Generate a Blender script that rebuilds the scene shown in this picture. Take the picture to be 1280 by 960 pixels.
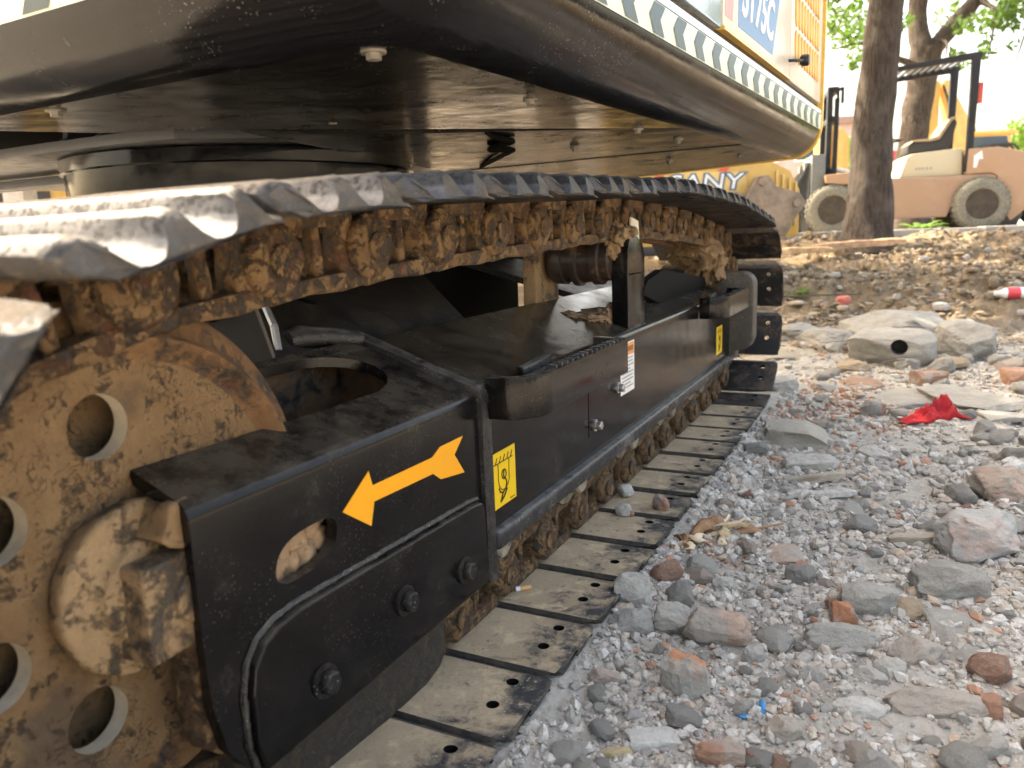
import bpy, bmesh, math, random
import numpy as np
from mathutils import Vector, Matrix, noise as mnoise

for o in list(bpy.data.objects):
    bpy.data.objects.remove(o)
S = bpy.context.scene
COL = S.collection
RND = random.Random(7)
NP = np.random.RandomState(11)

# ------------------------------------------------------------------ camera, sky, sun, exposure
CAM = Vector((0.3809, -0.7858, 0.5746))
RIGHT = Vector((0.89474768, 0.44509884, -0.03624366))
UP = Vector((-0.05128505, 0.18303805, 0.98176724))
FWD = Vector((-0.44361743, 0.87657521, -0.18659979))
cd = bpy.data.cameras.new('camera')
cam = bpy.data.objects.new('camera', cd)
COL.objects.link(cam)
mw = Matrix.Identity(4)
for i in range(3):
    mw[i][0], mw[i][1], mw[i][2], mw[i][3] = RIGHT[i], UP[i], -FWD[i], CAM[i]
cam.matrix_world = mw
cd.sensor_width = 36.0
cd.lens = 970.5852 / 1280 * 36
cd.clip_start = 0.02
cd.clip_end = 2000
cd.dof.use_dof = True
cd.dof.focus_distance = 1.25
cd.dof.aperture_fstop = 27.3 / 4.2
S.camera = cam

SUN_EL, SUN_AZ = 55.0, 284.0          # degrees; azimuth measured from +Y towards +X
wd = bpy.data.worlds.new('World')
S.world = wd
wd.use_nodes = True
nt = wd.node_tree
bg = nt.nodes['Background']
sky = nt.nodes.new('ShaderNodeTexSky')
sky.sky_type = 'NISHITA'
sky.sun_disc = False
sky.sun_elevation = math.radians(SUN_EL)
sky.sun_rotation = math.radians(SUN_AZ)
sky.air_density = 1.0
sky.dust_density = 7.0
sky.ozone_density = 1.0
nt.links.new(sky.outputs[0], bg.inputs[0])
bg.inputs[1].default_value = 0.15
sd = bpy.data.lights.new('sun', 'SUN')
sd.energy = 2.0
sd.angle = math.radians(0.5)
sd.color = (1.0, 0.985, 0.96)
sun = bpy.data.objects.new('sun', sd)
COL.objects.link(sun)
a, e = math.radians(SUN_AZ), math.radians(SUN_EL)
SDIR = Vector((math.sin(a) * math.cos(e), math.cos(a) * math.cos(e), math.sin(e)))
sun.rotation_euler = (-SDIR).to_track_quat('-Z', 'Y').to_euler()
sun.location = (-5, 0, 8)
S.view_settings.view_transform = 'Standard'
S.view_settings.look = 'None'
S.view_settings.exposure = 2.65
S.view_settings.gamma = 1
S.view_settings.use_curve_mapping = False
S.view_settings.use_white_balance = True
S.view_settings.white_balance_temperature = 8400
S.view_settings.white_balance_tint = 9
S.render.engine = 'CYCLES'
S.cycles.max_bounces = 7
S.cycles.use_denoising = True

# ------------------------------------------------------------------ materials
class MB:
    """small node builder"""
    def __init__(self, name):
        self.m = bpy.data.materials.new(name)
        self.m.use_nodes = True
        self.nt = self.m.node_tree
        self.b = self.nt.nodes['Principled BSDF']
        self._co = None
    def n(self, t, **kw):
        nd = self.nt.nodes.new('ShaderNode' + t)
        for k, v in kw.items():
            setattr(nd, k, v)
        return nd
    def L(self, a, b):
        self.nt.links.new(a, b)
    def put(self, sock, v):
        if isinstance(v, bpy.types.NodeSocket):
            self.L(v, sock)
        else:
            if isinstance(v, tuple) and len(v) == 3 and sock.type == 'RGBA':
                v = (*v, 1)
            sock.default_value = v
    def co(self, rand=True):
        if self._co is None:
            tc = self.n('TexCoord')
            if rand:
                oi = self.n('ObjectInfo')
                mu = self.n('VectorMath', operation='SCALE')
                cmb = self.n('CombineXYZ')
                for i in range(3):
                    self.L(oi.outputs['Random'], cmb.inputs[i])
                self.L(cmb.outputs[0], mu.inputs[0])
                mu.inputs['Scale'].default_value = 37.0
                ad = self.n('VectorMath', operation='ADD')
                self.L(tc.outputs['Object'], ad.inputs[0])
                self.L(mu.outputs[0], ad.inputs[1])
                self._co = ad.outputs[0]
            else:
                self._co = tc.outputs['Object']
        return self._co
    def noise(self, scale, detail=6, rough=.6, dist=0.0, vec=None, stretch=None):
        v = vec if vec is not None else self.co()
        if stretch:
            mp = self.n('Mapping')
            mp.inputs['Scale'].default_value = stretch
            self.L(v, mp.inputs[0])
            v = mp.outputs[0]
        nd = self.n('TexNoise')
        self.L(v, nd.inputs['Vector'])
        nd.inputs['Scale'].default_value = scale
        nd.inputs['Detail'].default_value = detail
        nd.inputs['Roughness'].default_value = rough
        nd.inputs['Distortion'].default_value = dist
        return nd.outputs['Fac']
    def vor(self, scale, feature='F1', vec=None, out='Distance'):
        nd = self.n('TexVoronoi', feature=feature)
        self.L(vec if vec is not None else self.co(), nd.inputs['Vector'])
        nd.inputs['Scale'].default_value = scale
        return nd.outputs[out]
    def ramp(self, fac, lo, hi, a=0.0, b=1.0):
        nd = self.n('MapRange')
        nd.interpolation_type = 'SMOOTHSTEP'
        self.L(fac, nd.inputs[0])
        nd.inputs[1].default_value = lo
        nd.inputs[2].default_value = hi
        nd.inputs[3].default_value = a
        nd.inputs[4].default_value = b
        return nd.outputs[0]
    def mix(self, f, a, b):
        nd = self.n('Mix', data_type='RGBA')
        self.put(nd.inputs[0], f)
        self.put(nd.inputs[6], a)
        self.put(nd.inputs[7], b)
        return nd.outputs[2]
    def math(self, op, a, b=0.0, clamp=False):
        nd = self.n('Math', operation=op, use_clamp=clamp)
        self.put(nd.inputs[0], a)
        self.put(nd.inputs[1], b)
        return nd.outputs[0]
    def bump(self, h, strength, dist, prev=None):
        nd = self.n('Bump')
        nd.inputs['Strength'].default_value = strength
        nd.inputs['Distance'].default_value = dist
        self.L(h, nd.inputs['Height'])
        if prev is not None:
            self.L(prev, nd.inputs['Normal'])
        return nd.outputs[0]
    def fin(self, color, rough=.6, metal=0.0, normal=None, coat=None, spec=None):
        self.put(self.b.inputs['Base Color'], color)
        self.put(self.b.inputs['Roughness'], rough)
        self.put(self.b.inputs['Metallic'], metal)
        if normal is not None:
            self.L(normal, self.b.inputs['Normal'])
        if coat is not None:
            self.put(self.b.inputs['Coat Weight'], coat)
            self.b.inputs['Coat Roughness'].default_value = .08
        if spec is not None:
            self.put(self.b.inputs['Specular IOR Level'], spec)
        return self.m

def paint(name, base, rough=.28, dust=(.33, .27, .19), lo=.55, hi=.8, amt=.6, specks=.0, scale=7, coat=.3, bump=.15, up=.35, chips=None, rand=True, scr=.0, orange=-.17, spec=.19):
    m = MB(name)
    m.co(rand)
    d = m.ramp(m.noise(scale, 9, .68), lo, hi, 0, amt)
    fine = m.ramp(m.noise(scale * 14, 5, .7), .42, .7, .25, 1)
    d = m.math('MULTIPLY', d, fine)
    if up:
        g = m.n('NewGeometry')
        sx = m.n('SeparateXYZ')
        m.L(g.outputs['Normal'], sx.inputs[0])
        upm = m.ramp(sx.outputs[2], .35, .95, 0, up)
        upm = m.math('MULTIPLY', upm, m.ramp(m.noise(scale * 2.3, 8, .7), .3, .7))
        d = m.math('MAXIMUM', d, upm)
    col = m.mix(d, base, dust)
    if chips:
        c = m.ramp(m.noise(scale * 5, 10, .72), .66, .69)
        col = m.mix(c, col, chips)
    rg = m.math('ADD', m.math('MULTIPLY', d, .5), rough)
    rg = m.math('ADD', rg, m.ramp(m.noise(scale * 3, 6, .6), .3, .8, -.06, .12))
    if specks:
        v = m.ramp(m.vor(210), .13, .19, 1, 0)
        v = m.math('MULTIPLY', v, m.ramp(m.noise(12, 4, .6), .5, .62))
        v2 = m.ramp(m.noise(420, 2, .5), .72, .76)
        v2 = m.math('MULTIPLY', v2, m.ramp(m.noise(17, 4, .6), .42, .6))
        v = m.math('MULTIPLY', m.math('MAXIMUM', v, v2), specks)
        col = m.mix(v, col, (.62, .58, .5))
        rg = m.math('ADD', rg, m.math('MULTIPLY', v, .3))
    if scr:
        s = m.ramp(m.noise(40, 3, .6, stretch=(1, .06, .9)), .7, .78, 0, scr)
        col = m.mix(s, col, (.35, .34, .32))
    nb = m.bump(m.noise(scale * 22, 4, .6), bump, .0012)
    nb = m.bump(m.noise(7, 3, .5), .25 + orange, .006, nb)
    return m.fin(col, rg, 0, nb, coat * .2, spec)

def mud(name, c1, c2, under, lo, hi, scale=16, cracks=0.0, under_rough=.45, bump=.6, rust=.0, rand=True, big=.0):
    m = MB(name)
    m.co(rand)
    f = m.noise(scale, 12, .72, .4)
    f = m.math('ADD', f, m.math('MULTIPLY', m.math('SUBTRACT', m.noise(scale * 5.5, 6, .75), .5), .38))
    k = m.ramp(f, lo - .03, hi + .03)
    if big:
        k = m.math('MULTIPLY', k, m.ramp(m.noise(scale * .13, 6, .6), .5 - big, .5, .35, 1))
    mc = m.mix(m.ramp(m.noise(scale * .5, 6, .6), .3, .7), c1, c2)
    mc = m.mix(m.ramp(m.noise(scale * 9, 4, .7), .35, .65, 0, .35), mc, tuple(x * .55 for x in c1))
    ht = m.math('ADD', m.math('MULTIPLY', k, .6), m.math('MULTIPLY', m.noise(scale * 6, 6, .7), .5))
    uc = under
    if rust:
        uc = m.mix(m.ramp(m.noise(scale * .8, 8, .7), .5, .62, 0, rust), under, (.16, .045, .015))
    if cracks:
        dv = m.n('VectorMath', operation='ADD')
        nz = m.n('TexNoise')
        m.L(m.co(), nz.inputs['Vector'])
        nz.inputs['Scale'].default_value = 40
        sc = m.n('VectorMath', operation='SCALE')
        m.L(nz.outputs['Color'], sc.inputs[0])
        sc.inputs['Scale'].default_value = .055
        m.L(m.co(), dv.inputs[0])
        m.L(sc.outputs[0], dv.inputs[1])
        e = m.vor(95, 'DISTANCE_TO_EDGE', dv.outputs[0])
        line = m.ramp(e, .01, .075, 1, 0)
        gate = m.ramp(m.noise(11, 6, .7), .44, .62)
        line = m.math('MULTIPLY', line, m.math('MULTIPLY', gate, m.ramp(m.noise(75, 5, .7), .44, .56)))
        line = m.math('MULTIPLY', line, cracks)
        mc = m.mix(line, mc, (.055, .035, .02))
        ht = m.math('SUBTRACT', ht, m.math('MULTIPLY', line, .9))
    col = m.mix(k, uc, mc)
    rg = m.ramp(k, 0, 1, under_rough, .92)
    nb = m.bump(ht, bump, .004)
    return m.fin(col, rg, 0, nb)

def plain(name, col, rough=.5, metal=0.0, var=.12, scale=30, coat=None, rand=True, spec=None):
    m = MB(name)
    m.co(rand)
    f = m.ramp(m.noise(scale, 6, .65), .3, .7, 0, 1)
    c = m.mix(f, tuple(x * (1 - var) for x in col), tuple(min(1, x * (1 + var)) for x in col))
    nb = m.bump(m.noise(scale * 4, 4, .6), .12, .001)
    return m.fin(c, rough, metal, nb, coat, spec)

K = {}
K['black'] = paint('black_paint', (.005, .0047, .005), .18, dust=(.25, .21, .16), lo=.5, hi=.85, amt=.25, specks=.07, scale=8, up=.34, coat=.35, rand=False, scr=.12)
K['black_top'] = paint('black_paint_dusty_top', (.016, .015, .015), .26, lo=.5, hi=.85, amt=.5, specks=.8, scale=9, up=.28, coat=.25, rand=False, chips=(.09, .09, .09))
K['frame'] = paint('frame_black_paint', (.008, .0066, .0066), .15, lo=.55, hi=.86, amt=.35, specks=.12, scale=5, up=.2, coat=.4, rand=False, scr=.2)
K['weld'] = paint('rough_black_weld', (.010, .010, .011), .3, dust=(.34, .31, .27), lo=.48, hi=.75, amt=.5, specks=.6, scale=26, up=.45, coat=.6, bump=1.0, rand=False, spec=.5)
K['skirt'] = paint('skirt_black_gloss', (.006, .0055, .006), .14, dust=(.26, .2, .14), lo=.55, hi=.85, amt=.35, specks=.25, scale=4.2, up=0, coat=.3, rand=False, scr=.35, orange=.0)
K['under'] = paint('underside_black_gloss', (.011, .0105, .010), .2, dust=(.10, .085, .065), lo=.5, hi=.85, amt=.3, specks=.3, scale=5, up=0, coat=.12, rand=False, scr=.1, orange=.3)
K['ring'] = paint('ring_black', (.006, .0065, .008), .14, lo=.7, hi=.9, amt=.15, scale=6, up=0, coat=1.0, rand=False, spec=.35)
K['wheel'] = mud('idler_mud', (.24, .148, .073), (.18, .102, .046), (.045, .03, .02), .36, .43, 55, cracks=.7, bump=.8, rand=False, big=.10)
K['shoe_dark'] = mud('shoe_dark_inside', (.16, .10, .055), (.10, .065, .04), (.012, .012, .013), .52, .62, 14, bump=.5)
K['rim'] = mud('rim_mud', (.24, .135, .06), (.15, .07, .03), (.03, .022, .016), .40, .48, 24, bump=.6, rust=.5, rand=False)
K['link'] = mud('link_mud', (.255, .152, .07), (.155, .085, .038), (.03, .021, .015), .44, .52, 46, bump=1.0, rust=.7)
K['linkb'] = mud('caked_mud', (.33, .225, .125), (.24, .145, .07), (.05, .036, .024), .34, .44, 30, bump=.9)
K['pale_mud'] = mud('pale_mud', (.37, .25, .14), (.29, .185, .095), (.055, .042, .03), .40, .48, 30, bump=.8, rand=False)
K['clod'] = mud('mud_clod', (.36, .235, .14), (.27, .17, .095), (.12, .075, .045), .3, .45, 30, bump=.8)
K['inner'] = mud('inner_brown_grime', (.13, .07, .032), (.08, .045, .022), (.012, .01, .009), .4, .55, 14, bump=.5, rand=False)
K['orange'] = paint('orange_sticker', (.80, .33, .012), .36, dust=(.42, .33, .22), lo=.5, hi=.9, amt=.3, scale=14, up=0, coat=.5, rand=False, bump=.05, spec=.4)
K['yellow_st'] = paint('yellow_sticker', (.78, .50, .012), .36, dust=(.42, .33, .22), lo=.5, hi=.9, amt=.3, scale=14, up=0, coat=.5, rand=False, bump=.05, spec=.4)
K['ink'] = plain('black_ink', (.015, .014, .013), .4, rand=False)
K['white_st'] = plain('white_label', (.74, .72, .68), .4, var=.05, rand=False)
K['orange_st'] = plain('orange_label_band', (.72, .27, .07), .4, var=.05, rand=False)
K['grey_ink'] = plain('grey_print', (.3, .3, .31), .5, rand=False)
K['steel'] = plain('zinc_bolt', (.5, .49, .46), .38, .9, var=.2)
K['blackbolt'] = paint('black_bolt', (.014, .014, .015), .3, lo=.5, hi=.8, amt=.4, specks=.5, scale=20, up=.2, coat=.2)
K['dark'] = plain('black_and_void_shade', (.004, .004, .004), .75, var=.3, scale=8, rand=False, spec=.15)  # black for parts in voids, deepened to carry their deep shade
K['leg'] = paint('leg_dark_grey_paint', (.026, .026, .027), .4, dust=(.2, .16, .11), lo=.52, hi=.75, amt=.5, specks=.5, scale=8, up=.22, coat=.1, rand=False, scr=.5)

def shoe_mats():
    # inner face: dry tan clay, rubbed to black steel towards the outer end
    m = MB('shoe_inner_clay')
    tc = m.n('TexCoord')
    sx = m.n('SeparateXYZ')
    m.L(tc.outputs['Object'], sx.inputs[0])
    endm = m.ramp(sx.outputs[0], -.14, .0, -.05, .15)
    f = m.math('ADD', m.noise(21, 11, .7, .3), endm)
    k = m.ramp(f, .50, .72, 1, 0)
    clay = m.mix(m.ramp(m.noise(7, 6, .6), .3, .7), (.42, .325, .215), (.32, .245, .16))
    clay = m.mix(m.ramp(m.noise(160, 4, .7), .4, .7, 0, .3), clay, (.28, .2, .11))
    clay = m.mix(m.ramp(m.noise(26, 7, .7), .5, .66, 0, .55), clay, (.60, .47, .29))
    clay = m.mix(m.ramp(m.noise(48, 6, .7, .6), .6, .67, 0, .8), clay, (.12, .10, .08))
    bl = m.mix(m.ramp(m.noise(130, 5, .75), .55, .68), (.032, .033, .036), (.4, .37, .32))
    col = m.mix(k, bl, clay)
    nb = m.bump(m.math('ADD', m.math('MULTIPLY', k, .7), m.noise(120, 6, .7)), .55, .0025)
    a_ = m.fin(col, m.ramp(k, 0, 1, .55, .93), 0, nb)
    # outer face: worn steel with a rusty crest, sunlit and shaded tones by height
    m = MB('shoe_worn_steel')
    f = m.noise(30, 10, .75)
    tc = m.n('TexCoord')
    sx = m.n('SeparateXYZ')
    m.L(tc.outputs['Object'], sx.inputs[0])
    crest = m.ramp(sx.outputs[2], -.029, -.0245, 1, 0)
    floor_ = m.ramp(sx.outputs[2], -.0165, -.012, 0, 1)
    lit_wear = m.math('MAXIMUM', crest, floor_)  # lit crests and floors, shaded walls, painted in by height with the wear
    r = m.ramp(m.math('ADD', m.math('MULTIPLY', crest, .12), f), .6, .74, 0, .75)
    col = m.mix(lit_wear, (.03, .03, .032), (.105, .107, .112))
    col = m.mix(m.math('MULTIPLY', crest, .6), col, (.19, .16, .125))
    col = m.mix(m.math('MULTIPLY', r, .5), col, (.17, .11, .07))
    pit = m.math('MULTIPLY', m.ramp(m.noise(150, 5, .75), .46, .6, 0, .85), m.ramp(lit_wear, 0, 1, 1, .35))
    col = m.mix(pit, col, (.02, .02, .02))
    nb = m.bump(m.noise(170, 7, .75), .55, .002)
    nb = m.bump(m.noise(28, 4, .6), .2, .005, nb)
    metal = m.ramp(r, 0, .7, .2, .05)
    b_ = m.fin(col, m.ramp(m.math('MAXIMUM', r, pit), 0, .8, .5, .85), metal, nb)
    # end faces
    c_ = mud('shoe_end_grime', (.17, .135, .10), (.12, .098, .075), (.05, .048, .047), .45, .60, 34, bump=.8)
    return a_, b_, c_
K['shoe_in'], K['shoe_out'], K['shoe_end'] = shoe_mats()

# ------------------------------------------------------------------ mesh helpers
def link_obj(name, me, parent=None, label=None):
    o = bpy.data.objects.new(name, me)
    COL.objects.link(o)
    if parent is not None:
        o.parent = parent
        if parent.name == 'excavator':
            o.matrix_parent_inverse = Matrix.Translation(-Vector(parent.location))
    if label:
        o['label'] = label
    return o

def smooth(me, ang=38):
    if len(me.polygons) == 0:
        return
    me.polygons.foreach_set('use_smooth', np.ones(len(me.polygons), dtype=bool))
    me.set_sharp_from_angle(angle=math.radians(ang))

def bm_obj(name, bm, mat, parent=None, ang=38, label=None):
    bmesh.ops.recalc_face_normals(bm, faces=bm.faces[:])
    me = bpy.data.meshes.new(name)
    bm.to_mesh(me)
    bm.free()
    for m_ in (mat if isinstance(mat, (list, tuple)) else [mat]):
        me.materials.append(m_)
    smooth(me, ang)
    return link_obj(name, me, parent, label)

AX = {'x': lambda p, t: (t, p[0], p[1]), 'y': lambda p, t: (p[0], t, p[1]), 'z': lambda p, t: (p[0], p[1], t)}
def add_prism(bm, poly, axis, a, b, bev=0.0, seg=2, mi=0):
    f = AX[axis]
    t = bmesh.new()
    va = [t.verts.new(f(p, a)) for p in poly]
    vb = [t.verts.new(f(p, b)) for p in poly]
    n = len(poly)
    t.faces.new(va)
    t.faces.new(vb[::-1])
    for i in range(n):
        t.faces.new((va[i], vb[i], vb[(i + 1) % n], va[(i + 1) % n]))
    bmesh.ops.recalc_face_normals(t, faces=t.faces[:])
    if bev:
        bmesh.ops.bevel(t, geom=t.edges[:], offset=bev, segments=seg, affect='EDGES', profile=.6, clamp_overlap=True)
    merge(bm, t, mi)

def merge(bm, t, mi=0, mat=None):
    vm = {}
    for v in t.verts:
        vm[v] = bm.verts.new(mat @ v.co if mat is not None else v.co)
    for f in t.faces:
        try:
            nf = bm.faces.new([vm[v] for v in f.verts])
            nf.material_index = mi
        except ValueError:
            pass
    t.free()

def add_box(bm, lo, hi, bev=0.0, mi=0, seg=2):
    add_prism(bm, [(lo[0], lo[1]), (hi[0], lo[1]), (hi[0], hi[1]), (lo[0], hi[1])], 'z', lo[2], hi[2], bev, seg, mi)

def frame_of(d):
    d = Vector(d).normalized()
    u = d.orthogonal().normalized()
    return d, u, d.cross(u)

def add_tube(bm, pts, r, seg=12, cap=True, mi=0):
    rs = r if isinstance(r, (list, tuple)) else [r] * len(pts)
    P = [Vector(p) for p in pts]
    rings = []
    u = None
    for i, p in enumerate(P):
        d = (P[min(i + 1, len(P) - 1)] - P[max(i - 1, 0)]).normalized()
        if u is None:
            u = d.orthogonal().normalized()
        u = (u - d * u.dot(d)).normalized()
        w = d.cross(u)
        rings.append([bm.verts.new(p + (u * math.cos(2 * math.pi * k / seg) + w * math.sin(2 * math.pi * k / seg)) * rs[i]) for k in range(seg)])
    fs = []
    for a, b in zip(rings, rings[1:]):
        for k in range(seg):
            fs.append(bm.faces.new((a[k], a[(k + 1) % seg], b[(k + 1) % seg], b[k])))
    if cap:
        fs.append(bm.faces.new(rings[0][::-1]))
        fs.append(bm.faces.new(rings[-1]))
    for f in fs:
        f.material_index = mi

def add_lathe(bm, prof, c, axis='x', seg=48, mi=0, closed=True):
    """prof: list of (axial, radius)"""
    c = Vector(c)
    rings = []
    for (h, r) in prof:
        ring = []
        for k in range(seg):
            t = 2 * math.pi * k / seg
            if axis == 'x':
                v = Vector((h, r * math.cos(t), r * math.sin(t)))
            elif axis == 'y':
                v = Vector((r * math.cos(t), h, r * math.sin(t)))
            else:
                v = Vector((r * math.cos(t), r * math.sin(t), h))
            ring.append(bm.verts.new(c + v))
        rings.append(ring)
    for a, b in zip(rings, rings[1:]):
        for k in range(seg):
            f = bm.faces.new((a[k], a[(k + 1) % seg], b[(k + 1) % seg], b[k]))
            f.material_index = mi
    if closed:
        f = bm.faces.new(rings[0][::-1]); f.material_index = mi
        f = bm.faces.new(rings[-1]); f.material_index = mi

def hexbolt(bm, c, n, r, h, wr=None, wh=.003):
    d, u, w = frame_of(n)
    c = Vector(c)
    if wr:
        add_tube(bm, [c - d * .002, c + d * wh], wr, 20)
        c = c + d * wh
    t = bmesh.new()
    add_tube(t, [c, c + d * h], r, 6)
    bmesh.ops.bevel(t, geom=t.edges[:], offset=r * .12, segments=1, affect='EDGES')
    merge(bm, t)

def boolean(o, cutters, op='DIFFERENCE', self_=False):
    for c in cutters:
        md = o.modifiers.new('b', 'BOOLEAN')
        md.operation = op
        md.object = c
        md.solver = 'EXACT'
        md.use_self = self_
    bpy.context.view_layer.update()
    dg = bpy.context.evaluated_depsgraph_get()
    me = bpy.data.meshes.new_from_object(o.evaluated_get(dg), preserve_all_data_layers=True, depsgraph=dg)
    o.modifiers.clear()
    old = o.data
    o.data = me
    me.name = old.name
    bpy.data.meshes.remove(old)
    for c in cutters:
        m_ = c.data
        bpy.data.objects.remove(c)
        bpy.data.meshes.remove(m_)
    smooth(o.data)
    return o

def cutter(bm):
    bmesh.ops.recalc_face_normals(bm, faces=bm.faces[:])
    me = bpy.data.meshes.new('cutter')
    bm.to_mesh(me)
    bm.free()
    return link_obj('cutter', me)

def rough_up(o, amp, freq, sub=0, seed=0.0, amp2=0.0):
    """give a mesh an uneven, caked surface"""
    me = o.data
    bm = bmesh.new()
    bm.from_mesh(me)
    if sub:
        bmesh.ops.subdivide_edges(bm, edges=[e_ for e_ in bm.edges if e_.calc_length() > .008], cuts=sub, use_grid_fill=True)
    bm.normal_update()
    mv = []
    for v in bm.verts:
        k = mnoise.fractal(v.co * freq + Vector((seed, seed, seed)), .8, 2.1, 4) * amp
        if amp2:
            k += mnoise.noise(v.co * freq * .35 + Vector((seed, 3, seed))) * amp2
        mv.append(v.normal * k)
    for v, d in zip(bm.verts, mv):
        v.co += d
    bm.to_mesh(me)
    bm.free()
    smooth(me, 60)
    return o

def thing(name, label, cat, loc=(0, 0, 0), rotz=0.0, group=None):
    o = bpy.data.objects.new(name, None)
    COL.objects.link(o)
    o.empty_display_size = .1
    o.location = loc
    o.rotation_euler = (0, 0, rotz)
    return tag(o, label, cat, group)

def tag(o, label, cat, group=None):
    o['label'] = label
    o['category'] = cat
    if group:
        o['group'] = group
    return o

def structure(o):
    o['kind'] = 'structure'
    return o

def stuff(o):
    o['kind'] = 'stuff'
    return o

def np_mesh(name, V, F, mat, parent=None, smooth_=False):
    """V (n,3), F (m,3 or 4) numpy"""
    me = bpy.data.meshes.new(name)
    n, m_ = len(V), len(F)
    k = F.shape[1]
    me.vertices.add(n)
    me.vertices.foreach_set('co', np.ascontiguousarray(V, dtype=np.float32).ravel())
    me.loops.add(m_ * k)
    me.loops.foreach_set('vertex_index', np.ascontiguousarray(F, dtype=np.int32).ravel())
    me.polygons.add(m_)
    me.polygons.foreach_set('loop_start', np.arange(0, m_ * k, k, dtype=np.int32))
    me.polygons.foreach_set('use_smooth', np.full(m_, smooth_, dtype=bool))
    me.update(calc_edges=True)
    me.validate()
    for q in (mat if isinstance(mat, (list, tuple)) else [mat]):
        me.materials.append(q)
    return link_obj(name, me, parent)

# numpy value noise
_LAT = NP.rand(256, 256)
def vnoise(x, y):
    xi, yi = np.floor(x).astype(int), np.floor(y).astype(int)
    fx, fy = x - xi, y - yi
    fx = fx * fx * (3 - 2 * fx)
    fy = fy * fy * (3 - 2 * fy)
    g = lambda a_, b_: _LAT[a_ & 255, b_ & 255]
    return (g(xi, yi) * (1 - fx) + g(xi + 1, yi) * fx) * (1 - fy) + (g(xi, yi + 1) * (1 - fx) + g(xi + 1, yi + 1) * fx) * fy - .5
def fbm(x, y, f, oct_=5, gain=.5):
    s, a_ = 0, 1.0
    for i in range(oct_):
        s = s + a_ * vnoise(x * f + 17.3 * i, y * f - 9.1 * i)
        f, a_ = f * 2.03, a_ * gain
    return s
def terrain(x, y):
    s = -.445 * (x - .38) + .895 * (y + .786)
    u = np.clip((s - 3.9) / 4.1, 0, 1)
    return -.026 + .466 * u ** 1.3
def ground_h(x, y):
    s = -.445 * (x - .38) + .895 * (y + .786)
    bank = np.clip((s - 3.6) / .8, 0, 1) * np.clip((8.2 - s) / .5, 0, 1)
    near = np.clip((6 - np.hypot(x - .4, y - 1)) / 3, 0, 1)
    h = terrain(x, y) + near * (.022 * fbm(x, y, 3.1, 3) + .014 * fbm(x, y, 17, 4, .6)) + bank * (.13 * fbm(x, y, 2.3, 5, .55) + .07 * fbm(x, y, 8.5, 4, .6))
    # the ground beside the shoes stays level with their ends
    side = np.clip((.09 - x) / .09, 0, 1) * (y > -1) * (y < 2.4)
    return h * (1 - side) + (-.013) * side

# ------------------------------------------------------------------ ground
def build_ground():
    def lines(segs):
        out = []
        for a_, b_, st in segs:
            out += list(np.arange(a_, b_, st))
        return np.array(out + [segs[-1][1]])
    xs = lines([(-150, -20, 10), (-20, -4, 1.0), (-4, -.4, .12), (-.4, 1.5, .0085), (1.5, 5.2, .045), (5.2, 20, 1.0), (20, 150, 10)])
    ys = lines([(-150, -10, 10), (-10, -.5, .5), (-.5, 3.6, .0095), (3.6, 9.5, .03), (9.5, 20, .5), (20, 300, 12)])
    X, Y = np.meshgrid(xs, ys, indexing='ij')
    Z = ground_h(X, Y)
    V = np.stack([X.ravel(), Y.ravel(), Z.ravel()], -1)
    nx, ny = len(xs), len(ys)
    I = np.arange(nx * ny).reshape(nx, ny)
    F = np.stack([I[:-1, :-1].ravel(), I[1:, :-1].ravel(), I[1:, 1:].ravel(), I[:-1, 1:].ravel()], -1)
    m = MB('rubble_ground')
    m.co(False)
    sx = m.n('SeparateXYZ')
    m.L(m.co(), sx.inputs[0])
    s = m.math('ADD', m.math('MULTIPLY', sx.outputs[0], -.445), m.math('MULTIPLY', sx.outputs[1], .895))
    s = m.math('ADD', s, m.math('MULTIPLY', m.noise(1.6, 6, .6), .9))
    earth = m.ramp(s, 3.55, 4.1)
    far = m.ramp(s, 8.3, 8.6)
    g = m.mix(m.ramp(m.noise(3.5, 8, .65), .35, .68), (.48, .45, .395), (.34, .315, .275))
    g = m.mix(m.ramp(m.noise(45, 8, .7), .4, .7, 0, .7), g, (.54, .505, .445))
    br = m.math('MULTIPLY', m.ramp(m.noise(9, 8, .7), .58, .66, 0, .8), m.ramp(m.noise(2.1, 4, .6), .42, .6))
    g = m.mix(br, g, (.40, .17, .085))
    e_ = m.mix(m.ramp(m.noise(4, 8, .65), .35, .65), (.27, .20, .125), (.14, .10, .06))
    e_ = m.mix(m.ramp(m.noise(30, 7, .7), .5, .7, 0, .6), e_, (.36, .28, .19))
    f_ = m.mix(m.ramp(m.noise(2, 6, .6), .35, .65), (.36, .32, .26), (.26, .22, .17))
    col = m.mix(far, m.mix(earth, g, e_), f_)
    hgt = m.math('ADD', m.noise(60, 8, .75), m.math('MULTIPLY', m.vor(95), .6))
    nb = m.bump(hgt, .8, .012)
    m.fin(col, .93, 0, nb)
    o = np_mesh('ground', V, F, m.m, None, True)
    return structure(o)
build_ground()

# ------------------------------------------------------------------ EXCAVATOR
EX = thing('excavator', 'big black and yellow crawler excavator with a mud-caked track and an orange arrow', 'excavator', (-.2, .75, -.03))
EXI = Matrix.Translation(-Vector(EX.location))
_created = set()
def ex_adopt():
    """parts are modelled in world coordinates: keep them there under the empty"""
    bpy.context.view_layer.update()
    for o in COL.objects:
        if o.parent == EX:
            o.matrix_parent_inverse = EXI

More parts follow.
